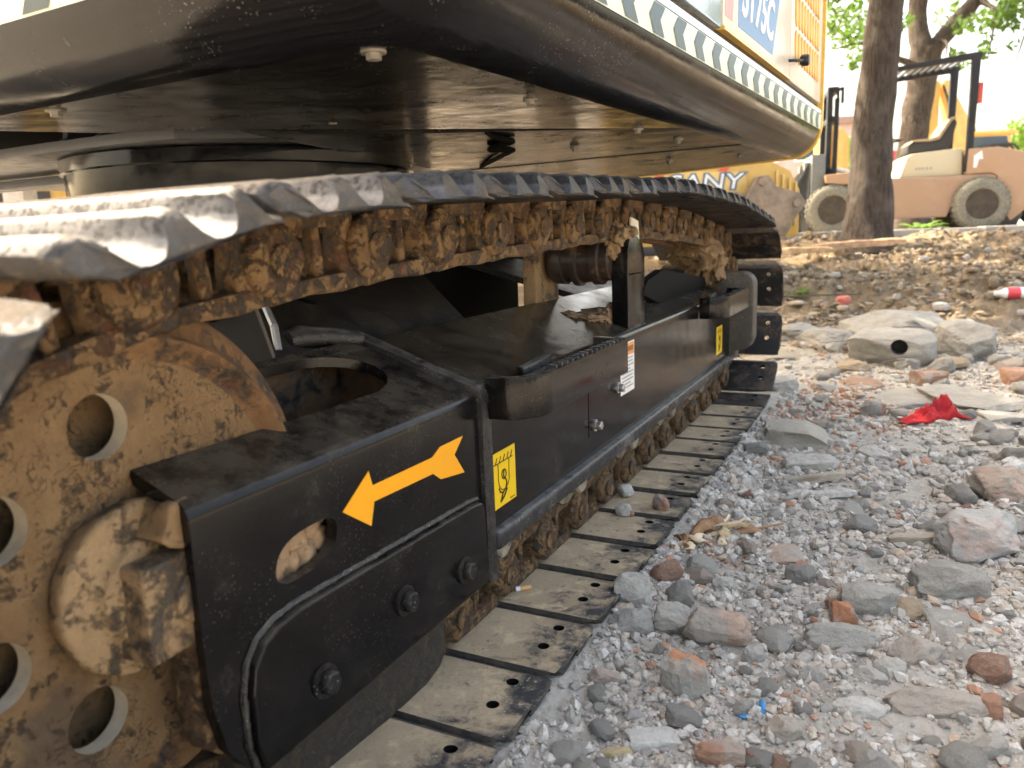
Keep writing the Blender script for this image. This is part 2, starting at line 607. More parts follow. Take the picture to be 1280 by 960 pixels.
# --- chain path (pins) --------------------------------------------------------
PITCH_N = 39
def chain_path():
    P = []
    def arc(cy, cz, r, a0, a1, n):
        for i in range(n + 1):
            t = math.radians(a0 + (a1 - a0) * i / n)
            P.append((cy + r * math.cos(t), cz + r * math.sin(t)))
    P.append((-.0685, .0475))
    for y in np.linspace(.1, 1.7, 12):
        P.append((y, .0465))
    arc(1.866, .300, .2475, -86, 88, 60)
    top = [(1.80, .548), (1.46, .581), (1.1, .596), (.82, .601), (.45, .589), (.116, .577), (-.15, .564)]
    ct = [P[-1]] + top + [(-.345, .548)]
    for i in range(1, len(ct)):                       # smooth the top run
        p0 = ct[max(i - 2, 0)]; p1 = ct[i - 1]; p2 = ct[i]; p3 = ct[min(i + 1, len(ct) - 1)]
        for k in range(1, 9):
            t = k / 8
            P.append(tuple(.5 * ((2 * p1[j]) + (-p0[j] + p2[j]) * t + (2 * p0[j] - 5 * p1[j] + 4 * p2[j] - p3[j]) * t * t + (-p0[j] + 3 * p1[j] - 3 * p2[j] + p3[j]) * t ** 3) for j in (0, 1)))
    arc(-.380, .3075, .2395, 84, 268, 60)
    P.append((-.2, .058))
    P.append((-.0685, .0475))
    P = np.array(P)
    d = np.r_[0, np.cumsum(np.hypot(*np.diff(P, axis=0).T))]
    L = d[-1]
    s = np.arange(PITCH_N) * L / PITCH_N
    return np.stack([np.interp(s, d, P[:, 0]), np.interp(s, d, P[:, 1])], -1), L
PINS, CHL = chain_path()
PIT = CHL / PITCH_N

# --- track shoe -----------------------------------------------------------------
def make_shoe_mesh():
    # profile in (t, h): h>0 outwards. Inner plane h=0
    inner = [(-.091, -.0035), (-.080, -.0015), (-.060, 0), (-.02, 0), (.03, 0), (.052, .001), (.064, .006), (.070, .013)]
    outer = [(.073, .020), (.066, .0265), (.058, .0295), (.050, .0265)]
    def scoop(a_, b_, n=7):
        out = []
        for i in range(1, n):
            t = i / n
            out.append((a_ + (b_ - a_) * t, .0062 + .0195 * abs(2 * t - 1) ** 3.2))
        return out
    outer += scoop(.050, .008) + [(.008, .0265), (0, .0295), (-.008, .0265)] + scoop(-.008, -.050) + [(-.050, .0265), (-.058, .0295), (-.066, .0255), (-.073, .013), (-.082, .005), (-.092, .0025)]
    prof = inner + outer
    n = len(prof)
    nin = len(inner)
    bm = bmesh.new()
    xs = [0, .012, .03, .08, .14, .2, .25, .31, .37, .42, .438, .45]
    rings = []
    for x in xs:
        ring = []
        for j, (t, h) in enumerate(prof):
            e0 = max(0.0, h - .004) * .38 + (.014 * (t - .045) / .025 if t > .045 else 0) + (.006 if t < -.078 else 0)
            m_ = min(x, .45 - x)
            d_ = {0: e0, .012: max(.012, e0 + .006), .03: max(.03, e0 + .013)}.get(round(m_, 3), m_)
            xx = -d_ if x < .2 else -.45 + d_
            if .2 <= x <= .25:
                xx = -x
            tt = t
            if x in (0, .45):
                tt = t * (.93 if h > -.001 and abs(t) > .06 else 1.0)
            hh = h
            ed = min(x, .45 - x) / .06
            ed = min(1, ed)
            ed = ed * ed * (3 - 2 * ed)
            if j >= nin and h < .0285:
                w_ = max(0.0, min(1.0, (.0285 - h) / .02))
                hh = h + (.0105 * ed - .0035) * w_
            if h > .02:
                hh = hh - .0025 * abs(mnoise.noise((x * 9, t * 30, 0))) - (.004 if x in (0, .45) else 0)
            ring.append(bm.verts.new((xx, tt, -hh)))
        rings.append(ring)
    for a_, b_ in zip(rings, rings[1:]):
        for j in range(n):
            f = bm.faces.new((a_[j], a_[(j + 1) % n], b_[(j + 1) % n], b_[j]))
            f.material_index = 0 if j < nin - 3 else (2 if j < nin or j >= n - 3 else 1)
    f = bm.faces.new(rings[0]); f.material_index = 2
    f = bm.faces.new(rings[-1][::-1]); f.material_index = 2
    bmesh.ops.recalc_face_normals(bm, faces=bm.faces[:])
    me = bpy.data.meshes.new('track_shoe')
    bm.to_mesh(me)
    bm.free()
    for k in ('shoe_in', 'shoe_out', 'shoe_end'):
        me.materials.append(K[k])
    o = link_obj('track_shoe', me)
    cs = []
    for x in (-.0505, -.3995):
        for t in (-.0279, .0279):
            bm = bmesh.new()
            add_tube(bm, [(x, t, -.04), (x, t, .02)], .0085, 16)
            cs.append(cutter(bm))
    boolean(o, cs, self_=True)
    for f in o.data.polygons:                     # bore walls blackened to stand for shade in the holes
        c = f.center
        if abs(f.normal.z) < .35 and min(abs(c.x + .0505), abs(c.x + .3995)) < .012 and abs(abs(c.y) - .0279) < .012:
            f.material_index = 3
    o.data.materials.append(K['dark'])
    smooth(o.data, 42)
    return o
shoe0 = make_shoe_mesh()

# --- track link --------------------------------------------------------------------
def make_link_mesh(side):
    # local: x sideways from the chain centre (side=+1 outer), t along, z inwards from the shoe plane
    bm = bmesh.new()
    s = side
    h = PIT / 2
    def bx(x0, x1, t0, t1, z0, z1, b=.004):
        add_box(bm, (min(s * x0, s * x1), t0, z0), (max(s * x0, s * x1), t1, z1), b)
    def boss(t, x0, x1, r):
        add_lathe(bm, [(s * x0, r * .86), (s * (x0 + .006), r), (s * (x1 - .007), r), (s * x1, r * .8)], (0, t, .045), 'x', 20)
    boss(-h, .044, .071, .0375)         # outboard end
    boss(h, .020, .045, .0375)          # inboard end
    add_tube(bm, [(s * .04, -h, .045), (s * .0745, -h, .045)], .0155, 16)     # pin end
    bx(.030, .060, -.085, .085, .068, .088, .005)        # rail
    bx(.028, .058, -.056, .058, .0005, .018, .003)       # foot
    bx(.032, .057, -.056, -.030, .01, .075, .004)
    bx(.032, .057, .036, .058, .01, .075, .004)
    bx(.034, .052, -.006, .008, .01, .075, .004)         # rib between the two windows
    for t in (-.0279, .0279):                            # bolt heads in the windows
        t_ = bmesh.new()
        add_tube(t_, [(s * .045, t, .004), (s * .045, t, .026)], .0105, 6)
        merge(bm, t_)
    bmesh.ops.recalc_face_normals(bm, faces=bm.faces[:])
    me = bpy.data.meshes.new('track_link')
    bm.to_mesh(me)
    bm.free()
    me.materials.append(K['link'])
    o = link_obj('track_link', me)
    rough_up(o, .0028, 38, sub=2, seed=side * 3.1, amp2=.002)
    return o
linkR, linkL = make_link_mesh(1), make_link_mesh(-1)
pin_me = None

def place_chain():
    prot = {'track_shoe': shoe0, 'R': linkR, 'L': linkL}
    used = set()
    for i in range(PITCH_N):
        p, q = PINS[i], PINS[(i + 1) % PITCH_N]
        c = (p + q) / 2
        t = (q - p) / np.linalg.norm(q - p)
        inn = np.array([-t[1], t[0]])
        jit = RND.uniform(-.012, .012)
        base = c - inn * .045
        M = Matrix(((1, 0, 0, 0), (0, t[0], inn[0], base[0]), (0, t[1], inn[1], base[1]), (0, 0, 0, 1)))
        for k, src in prot.items():
            if k in used:
                o = src.copy()
                COL.objects.link(o)
            else:
                o = src
                used.add(k)
            off = Matrix.Translation((0 if k == 'track_shoe' else -.225, 0, 0))
            o.parent = EX
            o.matrix_parent_inverse = EXI
            lift = .0 if k != 'track_shoe' else RND.uniform(-.0015, .0015)
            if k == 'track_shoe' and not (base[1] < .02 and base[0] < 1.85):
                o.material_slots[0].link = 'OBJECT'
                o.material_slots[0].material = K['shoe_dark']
            o.matrix_basis = M @ off @ Matrix.Translation((0, 0, lift)) @ (Matrix.Rotation(jit, 4, 'X') if k == 'track_shoe' else Matrix.Identity(4))
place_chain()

# --- idler wheel ----------------------------------------------------------------------
K['block_mud'] = mud('block_mud', (.33, .22, .125), (.26, .165, .085), (.045, .035, .026), .46, .55, 24, bump=.8, rand=False)
K['bore'] = plain('bore_bare_sunlit', (.60, .52, .40), .85, var=.15, rand=False)  # bare hole walls, sunlight put into their pale colour
def build_idler():
    cy, cz = -.3798, .3115
    xd = -.194
    def P(pairs):
        return pairs
    bm = bmesh.new()
    prof = [(xd - .020, .055), (xd - .020, .168), (xd - .03, .19),
            (xd - .052, .197), (xd - .052, .02), (xd - .085, .02), (xd - .085, .17)]
    # one closed ring section, revolved: front plate, chamfered rim, tread, centre flange, back
    ring = [(xd, .058), (xd, .176), (xd + .003, .182), (xd + .015, .190), (xd + .018, .1945), (xd + .014, .1985), (xd - .003, .201),
            (xd - .007, .2195), (xd - .014, .2275), (xd - .048, .2275), (xd - .055, .2195), (xd - .059, .201), (xd - .078, .1985), (xd - .08, .194),
            (xd - .07, .19), (xd - .062, .17), (xd - .062, .058)]
    seg = 96
    rings = []
    for h, r in ring:
        rings.append([bm.verts.new((h, cy + r * math.cos(2 * math.pi * k / seg), cz + r * math.sin(2 * math.pi * k / seg))) for k in range(seg)])
    n = len(ring)
    for i in range(n):
        a_, b_ = rings[i], rings[(i + 1) % n]
        for k in range(seg):
            f = bm.faces.new((a_[k], a_[(k + 1) % seg], b_[(k + 1) % seg], b_[k]))
            f.material_index = 0 if i in (0, n - 1, n - 2) else 1
    o = bm_obj('idler_wheel', bm, [K['wheel'], K['rim']], EX)
    # hollow inside between the two plates
    bm = bmesh.new()
    prof = [(xd - .0165, .075), (xd - .0165, .172), (xd - .03, .19), (xd - .045, .172), (xd - .045, .075)]
    rr = []
    for h, r in prof:
        rr.append([bm.verts.new((h, cy + r * math.cos(2 * math.pi * k / 64), cz + r * math.sin(2 * math.pi * k / 64))) for k in range(64)])
    for i in range(len(prof)):
        a_, b_ = rr[i], rr[(i + 1) % len(prof)]
        for k in range(64):
            bm.faces.new((a_[k], a_[(k + 1) % 64], b_[(k + 1) % 64], b_[k]))
    cs = [cutter(bm)]
    a0 = math.atan2(.437 - cz, -.392 - cy)
    for k in range(4):
        t = a0 + math.radians((0, 51.5, 103, 152.5)[k])
        y, z = cy + .125 * math.cos(t), cz + .125 * math.sin(t)
        bm = bmesh.new()
        add_tube(bm, [(xd + .03, y, z), (xd - .03, y, z)], .0268, 28)
        cs.append(cutter(bm))
    boolean(o, cs)
    for f in o.data.polygons:
        c = f.center
        if abs(f.normal.x) < .3 and c.x > xd - .025 and .09 < math.hypot(c.y - cy, c.z - cz) < .16:
            f.material_index = 2
    o.data.materials.append(K['bore'])
    # hub boss
    bm = bmesh.new()
    hy, hz = -.385, .300
    add_lathe(bm, [(-.225, .06), (-.186, .0715), (-.176, .0728), (-.1725, .0715), (-.1715, .068), (-.170, .052), (-.168, .046), (-.160, .042), (-.158, .02)], (0, hy, hz), 'x', 48)
    h = bm_obj('idler_hub', bm, K['pale_mud'], o)
    rough_up(h, .0012, 60, sub=1, seed=4)
    # bearing block on the axle, guided inside the fork
    bm = bmesh.new()
    blk = [(-.414, .248), (-.414, .330), (-.33, .330), (-.33, .248)]
    add_prism(bm, blk, 'x', -.176, -.1345, .003)
    add_lathe(bm, [(-.138, .022), (-.1325, .022), (-.1305, .020)], (0, -.366, .290), 'x', 28)
    bb = bm_obj('bearing_block', bm, K['block_mud'], EX)
    rough_up(bb, .0010, 60, sub=2, seed=9)
    bm = bmesh.new()
    add_prism(bm, [(-.392, .345), (-.378, .372), (-.33, .372), (-.33, .336), (-.365, .334), (-.38, .338)], 'x', -.178, -.135, .003)
    bb = bm_obj('mud_cake', bm, K['linkb'], EX)
    rough_up(bb, .004, 38, sub=3, seed=2, amp2=.004)
    bm = bmesh.new()
    add_prism(bm, [(-.372, .150), (-.372, .247), (-.362, .25), (-.325, .25), (-.325, .135), (-.35, .128), (-.363, .137)], 'x', -.170, -.136, .004)
    bb = bm_obj('guide_plate', bm, K['link'], EX)
    rough_up(bb, .0015, 45, sub=2, seed=5)
build_idler()

# --- sections of the sloped-top track frame ----------------------------------------------
def section(x_out, x_in, z_out, z_in, zb, r, n=6):
    """outer lower corner -> rounded shoulder -> sloping top -> inner shoulder -> down; (x,z)"""
    pts = [(x_out, zb)]
    sl = math.atan2(z_in - z_out, x_out - x_in)
    # rounded outer shoulder
    cx, cz_ = x_out - r, z_out - r
    a1 = math.pi / 2 - sl
    for i in range(n + 1):
        t = (math.pi / 2 - sl * 0) * i / n
        t = min(t, a1 + sl)
        pts.append((cx + r * math.cos(t), cz_ + r * math.sin(t)))
    pts.append((x_in + r, z_in + .001))
    for i in range(n + 1):
        t = math.pi / 2 + math.pi / 2 * i / n
        pts.append((x_in + r + r * math.cos(t), z_in - r + r * math.sin(t)))
    pts.append((x_in, zb))
    return pts

def sweep_y(bm, sec, y0, y1, mi=0, closed=True, ny=2):
    rings = []
    for k in range(ny):
        y = y0 + (y1 - y0) * k / (ny - 1)
        rings.append([bm.verts.new((p[0], y, p[1])) for p in sec])
    n = len(sec)
    for a_, b_ in zip(rings, rings[1:]):
        for i in range(n if closed else n - 1):
            f = bm.faces.new((a_[i], a_[(i + 1) % n], b_[(i + 1) % n], b_[i]))
            f.material_index = mi
    if closed:
        f = bm.faces.new(rings[0]); f.material_index = mi
        f = bm.faces.new(rings[-1][::-1]); f.material_index = mi

def build_fork():
    out = section(-.12, -.335, .3735, .435, .105, .016)
    inn = section(-.133, -.322, .3605, .421, .105, .008)
    bm = bmesh.new()
    sec = out + inn[::-1]
    sweep_y(bm, sec, -.377, .112)
    no = len(out)
    for v in bm.verts:
        if v.co.y < -.3:
            v.co.y += max(0, min(.07, -.12 - v.co.x)) * .25
    o = bm_obj('idler_fork', bm, [K['black'], K['inner']], EX)
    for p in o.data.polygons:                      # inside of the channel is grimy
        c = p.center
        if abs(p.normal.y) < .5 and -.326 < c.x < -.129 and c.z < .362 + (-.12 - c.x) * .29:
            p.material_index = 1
    cs = []
    bm = bmesh.new()                                # idler slot, open to the front, round inner end
    slot = [(-.196, -.5), (-.192, -.30), (-.190, -.12), (-.1915, -.06)]
    for i in range(0, 13):
        t = math.radians(-8 + 196 * i / 12)
        slot.append((-.2465 + .0555 * math.cos(t), -.04 + .088 * math.sin(t)))
    slot += [(-.302, -.12), (-.302, -.5)]
    add_prism(bm, slot, 'z', .3, .6)
    cs.append(cutter(bm))
    bm = bmesh.new()                                # oval clean-out hole
    hole = []
    for i in range(28):
        t = 2 * math.pi * i / 28
        c, s_ = math.cos(t), math.sin(t)
        y = .0435 * math.copysign(abs(c) ** .72, c)
        z = .0225 * math.copysign(abs(s_) ** .8, s_)
        hole.append((-.245 + y + z * .28, .2845 + z + y * .03))
    add_prism(bm, hole, 'x', -.16, -.08)
    cs.append(cutter(bm))
    bm = bmesh.new()                                # front lower corner of the side plates
    add_prism(bm, [(-.5, .09), (-.5, .235), (-.3775, .235), (-.374, .19), (-.364, .145), (-.347, .119), (-.326, .1), (-.326, .09)], 'x', -.5, .1)
    cs.append(cutter(bm))
    boolean(o, cs)
    bm = bmesh.new()                                # bulkhead behind the slot
    add_prism(bm, [(-.134, .12), (-.134, .352), (-.32, .412), (-.32, .12)], 'y', .065, .075)
    bm_obj('bulkhead', bm, K['inner'], o)
    # bolted plate
    bm = bmesh.new()
    pl = [(-.331, .106), (-.3385, .135), (-.3385, .185), (-.333, .21), (-.320, .226), (-.300, .2345), (-.272, .2375), (.055, .2275), (.085, .224), (.092, .215), (.096, .112), (.09, .106)]
    add_prism(bm, pl, 'x', -.1215, -.1105, .0035, 3)
    bp = bm_obj('bolted_plate', bm, K['black'], o)
    for (y, z) in ((-.249, .150), (-.107, .170), (.029, .150)):
        bm = bmesh.new()
        hexbolt(bm, (-.1105, y, z), (1, 0, 0), .0125, .0105, .0175, .003)
        bm_obj('hex_bolt', bm, K['blackbolt'], bp)
    # weld bead framing the plate
    bm = bmesh.new()
    pts = [Vector((-.119, p[0], p[1])) for p in [(-.334, .106), (-.3425, .135), (-.3425, .187), (-.336, .2135), (-.322, .230), (-.301, .2385), (-.272, .2415), (-.1, .2362), (.055, .2315), (.088, .228)]]
    P2 = []
    for a_, b_ in zip(pts, pts[1:]):
        k = max(2, int((b_ - a_).length / .004))
        for i in range(k):
            P2.append(a_.lerp(b_, i / k))
    add_tube(bm, P2, [.0034 + .0011 * mnoise.noise(p * 220) for p in P2], 8)
    bm_obj('weld_bead', bm, K['weld'], bp)
    # mud packed behind the oval hole
    bm = bmesh.new()
    for (y, z, r) in ((-.272, .268, .020), (-.246, .266, .018), (-.222, .268, .019), (-.203, .276, .016), (-.256, .284, .016), (-.234, .288, .018), (-.212, .294, .016), (-.281, .284, .014), (-.265, .296, .013), (-.244, .302, .014), (-.222, .304, .013), (-.2, .301, .012)):
        t = bmesh.new()
        bmesh.ops.create_icosphere(t, subdivisions=3, radius=1)
        sd_ = RND.uniform(0, 50)
        for v in t.verts:
            k = 1 + .32 * mnoise.fractal(v.co * 1.6 + Vector((sd_, 0, 0)), .8, 2, 4)
            v.co = Vector((v.co.x * r * .75 * k - .150, v.co.y * r * k + y, v.co.z * r * k + z))
        merge(bm, t)
    bm_obj('mud_clod', bm, K['clod'], o, 60)
    # lower guard skirt beneath the fork
    bm = bmesh.new()
    add_prism(bm, [(-.31, .004), (-.335, .09), (-.335, .125), (.036, .125), (.036, .028), (.022, .010), (-.012, .002), (-.10, .003)], 'x', -.166, -.150, .003)
    g = bm_obj('lower_guard', bm, K['link'], EX)
    g.data.materials[0] = K['guard']
    # orange arrow
    ar = [(-.191, .304), (-.144, .334), (-.139, .3165), (-.019, .3145), (0, .323), (.056, .323), (.033, .304), (.056, .274), (-.002, .282), (-.019, .294), (-.138, .298), (-.146, .273)]
    bm = bmesh.new()
    add_prism(bm, ar, 'x', -.1202, -.1192)
    bm_obj('arrow_sticker', bm, K['orange'], o, label='orange arrow pointing to the front of the track')
K['guard'] = mud('guard_grime', (.10, .075, .045), (.06, .045, .03), (.02, .018, .016), .45, .62, 60, bump=.8, rand=False)
build_fork()

def build_frame():
    sec = section(-.12, -.335, .3735, .432, .150, .014)
    bm = bmesh.new()
    sweep_y(bm, sec, .113, 1.80)
    o = bm_obj('track_frame', bm, [K['frame']], EX)
    for p in o.data.polygons:
        if p.normal.z > .6:
            p.material_index = 0
    # slit of the grease access cover
    bm = bmesh.new()
    add_prism(bm, [(.5065, .206), (.5065, .300), (.5105, .300), (.5105, .206)], 'x', -.126, -.1)
    boolean(o, [cutter(bm)])
    # welded joint flange
    bm = bmesh.new()
    f_out = section(-.1125, -.345, .381, .444, .1, .022)
    f_in = section(-.121, -.335, .372, .434, .1, .015)
    sweep_y(bm, f_out + f_in[::-1], .098, .124, ny=9)
    fl = bm_obj('joint_flange', bm, K['weld'], EX)
    rough_up(fl, .0028, 55, sub=2, seed=1, amp2=.002)
    # rounded end of the ridge at the inner corner
    bm = bmesh.new()
    add_tube(bm, [(-.31, .105, .437), (-.335, .06, .446), (-.35, .02, .449), (-.352, .0, .449)], [.012, .015, .0175, .013], 14)
    rg = bm_obj('weld_ridge', bm, K['weld'], fl)
    rough_up(rg, .002, 60, sub=1)
    # bottom rail
    bm = bmesh.new()
    add_box(bm, (-.150, .122, .139), (-.106, 1.795, .168), .009, seg=4)
    rl = bm_obj('bottom_rail', bm, K['rail'], o)
    # bolts
    for (y, z) in ((.536, .224), (.668, .270), (.668, .352)):
        bm = bmesh.new()
        hexbolt(bm, (-.12, y, z), (1, 0, 0), .0088, .012, .0115, .004)
        bm_obj('hex_bolt', bm, K['steel'], o)
    # steps
    def step(y0, y1, label):
        bm = bmesh.new()
        pl = [(-.118, y0)]
        for i in range(9):
            t = math.radians(-80 + 80 * i / 8)
            pl.append((-.098 + .052 * math.cos(t), y0 + .062 + .062 * math.sin(t)))
        pl += [(-.046, y1 - .03), (-.056, y1 - .008), (-.118, y1)]
        inner_ = [(-.118, y1 - .013), (-.064, y1 - .02), (-.058, y1 - .034)]
        for i in range(8, -1, -1):
            t = math.radians(-80 + 80 * i / 8)
            inner_.append((-.098 + .040 * math.cos(t), y0 + .062 + .050 * math.sin(t)))
        inner_.append((-.118, y0 + .013))
        add_prism(bm, pl + inner_, 'z', .331, .390, .0025)
        s_ = bm_obj('step', bm, K['black'], o, label=label)
        bm = bmesh.new()
        add_prism(bm, [(-.112, y0 + .075), (-.060, y0 + .085), (-.059, y1 - .035), (-.112, y1 - .02)], 'z', .366, .374, .002)
        y = y0 + .085
        while y < y1 - .035:                       # saw teeth along the outer edge
            t = bmesh.new()
            b_ = [t.verts.new(q) for q in ((-.072, y, .374), (-.050, y, .374), (-.050, y + .017, .374), (-.072, y + .017, .374))]
            top = [t.verts.new(q) for q in ((-.066, y + .007, .394), (-.052, y + .007, .394), (-.052, y + .011, .394), (-.066, y + .011, .394))]
            for i in range(4):
                t.faces.new((b_[i], b_[(i + 1) % 4], top[(i + 1) % 4], top[i]))
            t.faces.new(top)
            merge(bm, t)
            y += .0205
        tr = bm_obj('tread', bm, K['weld'], s_)
        rough_up(tr, .0018, 60, sub=1, seed=y0)
        bm = bmesh.new()                               # curled fin at the inner front of the tread
        add_prism(bm, [(-.136, y0 + .20), (-.122, y0 + .11), (-.108, y0 + .10), (-.112, y0 + .19), (-.126, y0 + .25)], 'z', .374, .386, .003)
        rough_up(bm_obj('fin', bm, K['weld'], s_), .002, 60, sub=1)
    step(.118, .545, 'near saw-toothed step')
    step(1.36, 1.74, 'rear step')
    # stickers
    bm = bmesh.new()
    add_prism(bm, [(.1245, .1935), (.2035, .1935), (.2035, .2755), (.1245, .2755)], 'x', -.1202, -.1192)
    st = bm_obj('tie_down_sticker', bm, K['yellow_st'], o, label='yellow sticker with a hook pictogram')
    pictogram(st, -.1190, .1245, .1935, .079, .082)
    bm = bmesh.new()
    add_prism(bm, [(1.597, .193), (1.678, .193), (1.678, .279), (1.597, .279)], 'x', -.1202, -.1192)
    st2 = bm_obj('tie_down_sticker', bm, K['yellow_st'], o, label='far yellow sticker with a hook pictogram')
    pictogram(st2, -.1190, 1.597, .193, .081, .086)
    bm = bmesh.new()
    add_prism(bm, [(.690, .2475), (.779, .2475), (.779, .3525), (.690, .3525)], 'x', -.1202, -.1192)
    wl = bm_obj('warning_label', bm, K['white_st'], o, label='white warning label with an orange header')
    bm = bmesh.new()
    add_prism(bm, [(.693, .3255), (.776, .3255), (.776, .350), (.693, .350)], 'x', -.1193, -.1188)
    bm_obj('label_header', bm, K['orange_st'], wl)
    bm = bmesh.new()
    add_prism(bm, [(.699, .329), (.717, .329), (.708, .3475)], 'x', -.1189, -.1184)
    for i in range(6):                                  # the header line, too small to read
        y = .722 + i * .0085
        add_prism(bm, [(y, .333), (y + .006, .333), (y + .006, .3435), (y, .3435)], 'x', -.1189, -.1184)
    bm_obj('header_print', bm, K['ink2'], wl)
    bm = bmesh.new()
    for r in range(9):
        z = .3175 - r * .0074
        y = .697
        while y < .768 - (.02 if r % 4 == 3 else 0):
            w = RND.uniform(.004, .013)
            add_prism(bm, [(y, z), (min(y + w, .773), z), (min(y + w, .773), z + .0033), (y, z + .0033)], 'x', -.1193, -.1188)
            y += w + .0025
    bm_obj('label_print', bm, K['grey_ink'], wl)
K['rail'] = paint('rail_worn_black', (.03, .03, .032), .24, dust=(.4, .38, .35), lo=.45, hi=.8, amt=.6, specks=.5, scale=12, up=.35, coat=.2, rand=False, scr=.6)
K['ink2'] = plain('brown_print', (.25, .09, .03), .5, rand=False)

def ribbon(bm, pts, w, x0, x1):
    """flat line of width w through (y,z) points, printed on an x plane"""
    for (a_, b_) in zip(pts, pts[1:]):
        d = Vector((b_[0] - a_[0], b_[1] - a_[1]))
        if d.length < 1e-6:
            continue
        d.normalize()
        n = Vector((-d.y, d.x)) * w / 2
        e_ = d * w * .25
        add_prism(bm, [(a_[0] - e_.x - n.x, a_[1] - e_.y - n.y), (b_[0] + e_.x - n.x, b_[1] + e_.y - n.y), (b_[0] + e_.x + n.x, b_[1] + e_.y + n.y), (a_[0] - e_.x + n.x, a_[1] - e_.y + n.y)], 'x', x0, x1)

def pictogram(parent, x, y0, z0, w, h):
    bm = bmesh.new()
    q = lambda u, v: (y0 + u * w, z0 + v * h)
    ribbon(bm, [q(.14, .80), q(.88, .80)], .0016, x, x + .0004)
    for i in range(5):
        ribbon(bm, [q(.2 + i * .15, .80), q(.27 + i * .15, .905)], .0016, x, x + .0005)
    ribbon(bm, [q(.30, .80), q(.30, .50), q(.33, .38), q(.42, .30), q(.55, .285), q(.66, .33), q(.72, .42), q(.73, .80)], .0011, x, x + .0006)
    c = [q(.52 + .085 * math.cos(t), .56 + .085 * math.sin(t)) for t in np.linspace(0, 2 * math.pi, 15)]
    ribbon(bm, c, .0016, x, x + .0007)
    hook = [q(.52, .64), q(.50, .52), q(.58, .46), q(.62, .38), q(.57, .29), q(.46, .24), q(.36, .27), q(.31, .35)]
    ribbon(bm, hook, .0022, x, x + .0008)
    ribbon(bm, [q(.36, .10), q(.50, .16), q(.62, .27)], .0028, x, x + .0009)
    ribbon(bm, [q(.36, .10), q(.46, .24)], .0026, x, x + .00075)
    for i in range(4):
        ribbon(bm, [q(.74 + i * .05, .05), q(.77 + i * .05, .05)], .0014, x, x + .0004)
    bm_obj('pictogram', bm, K['ink'], parent)
build_frame()

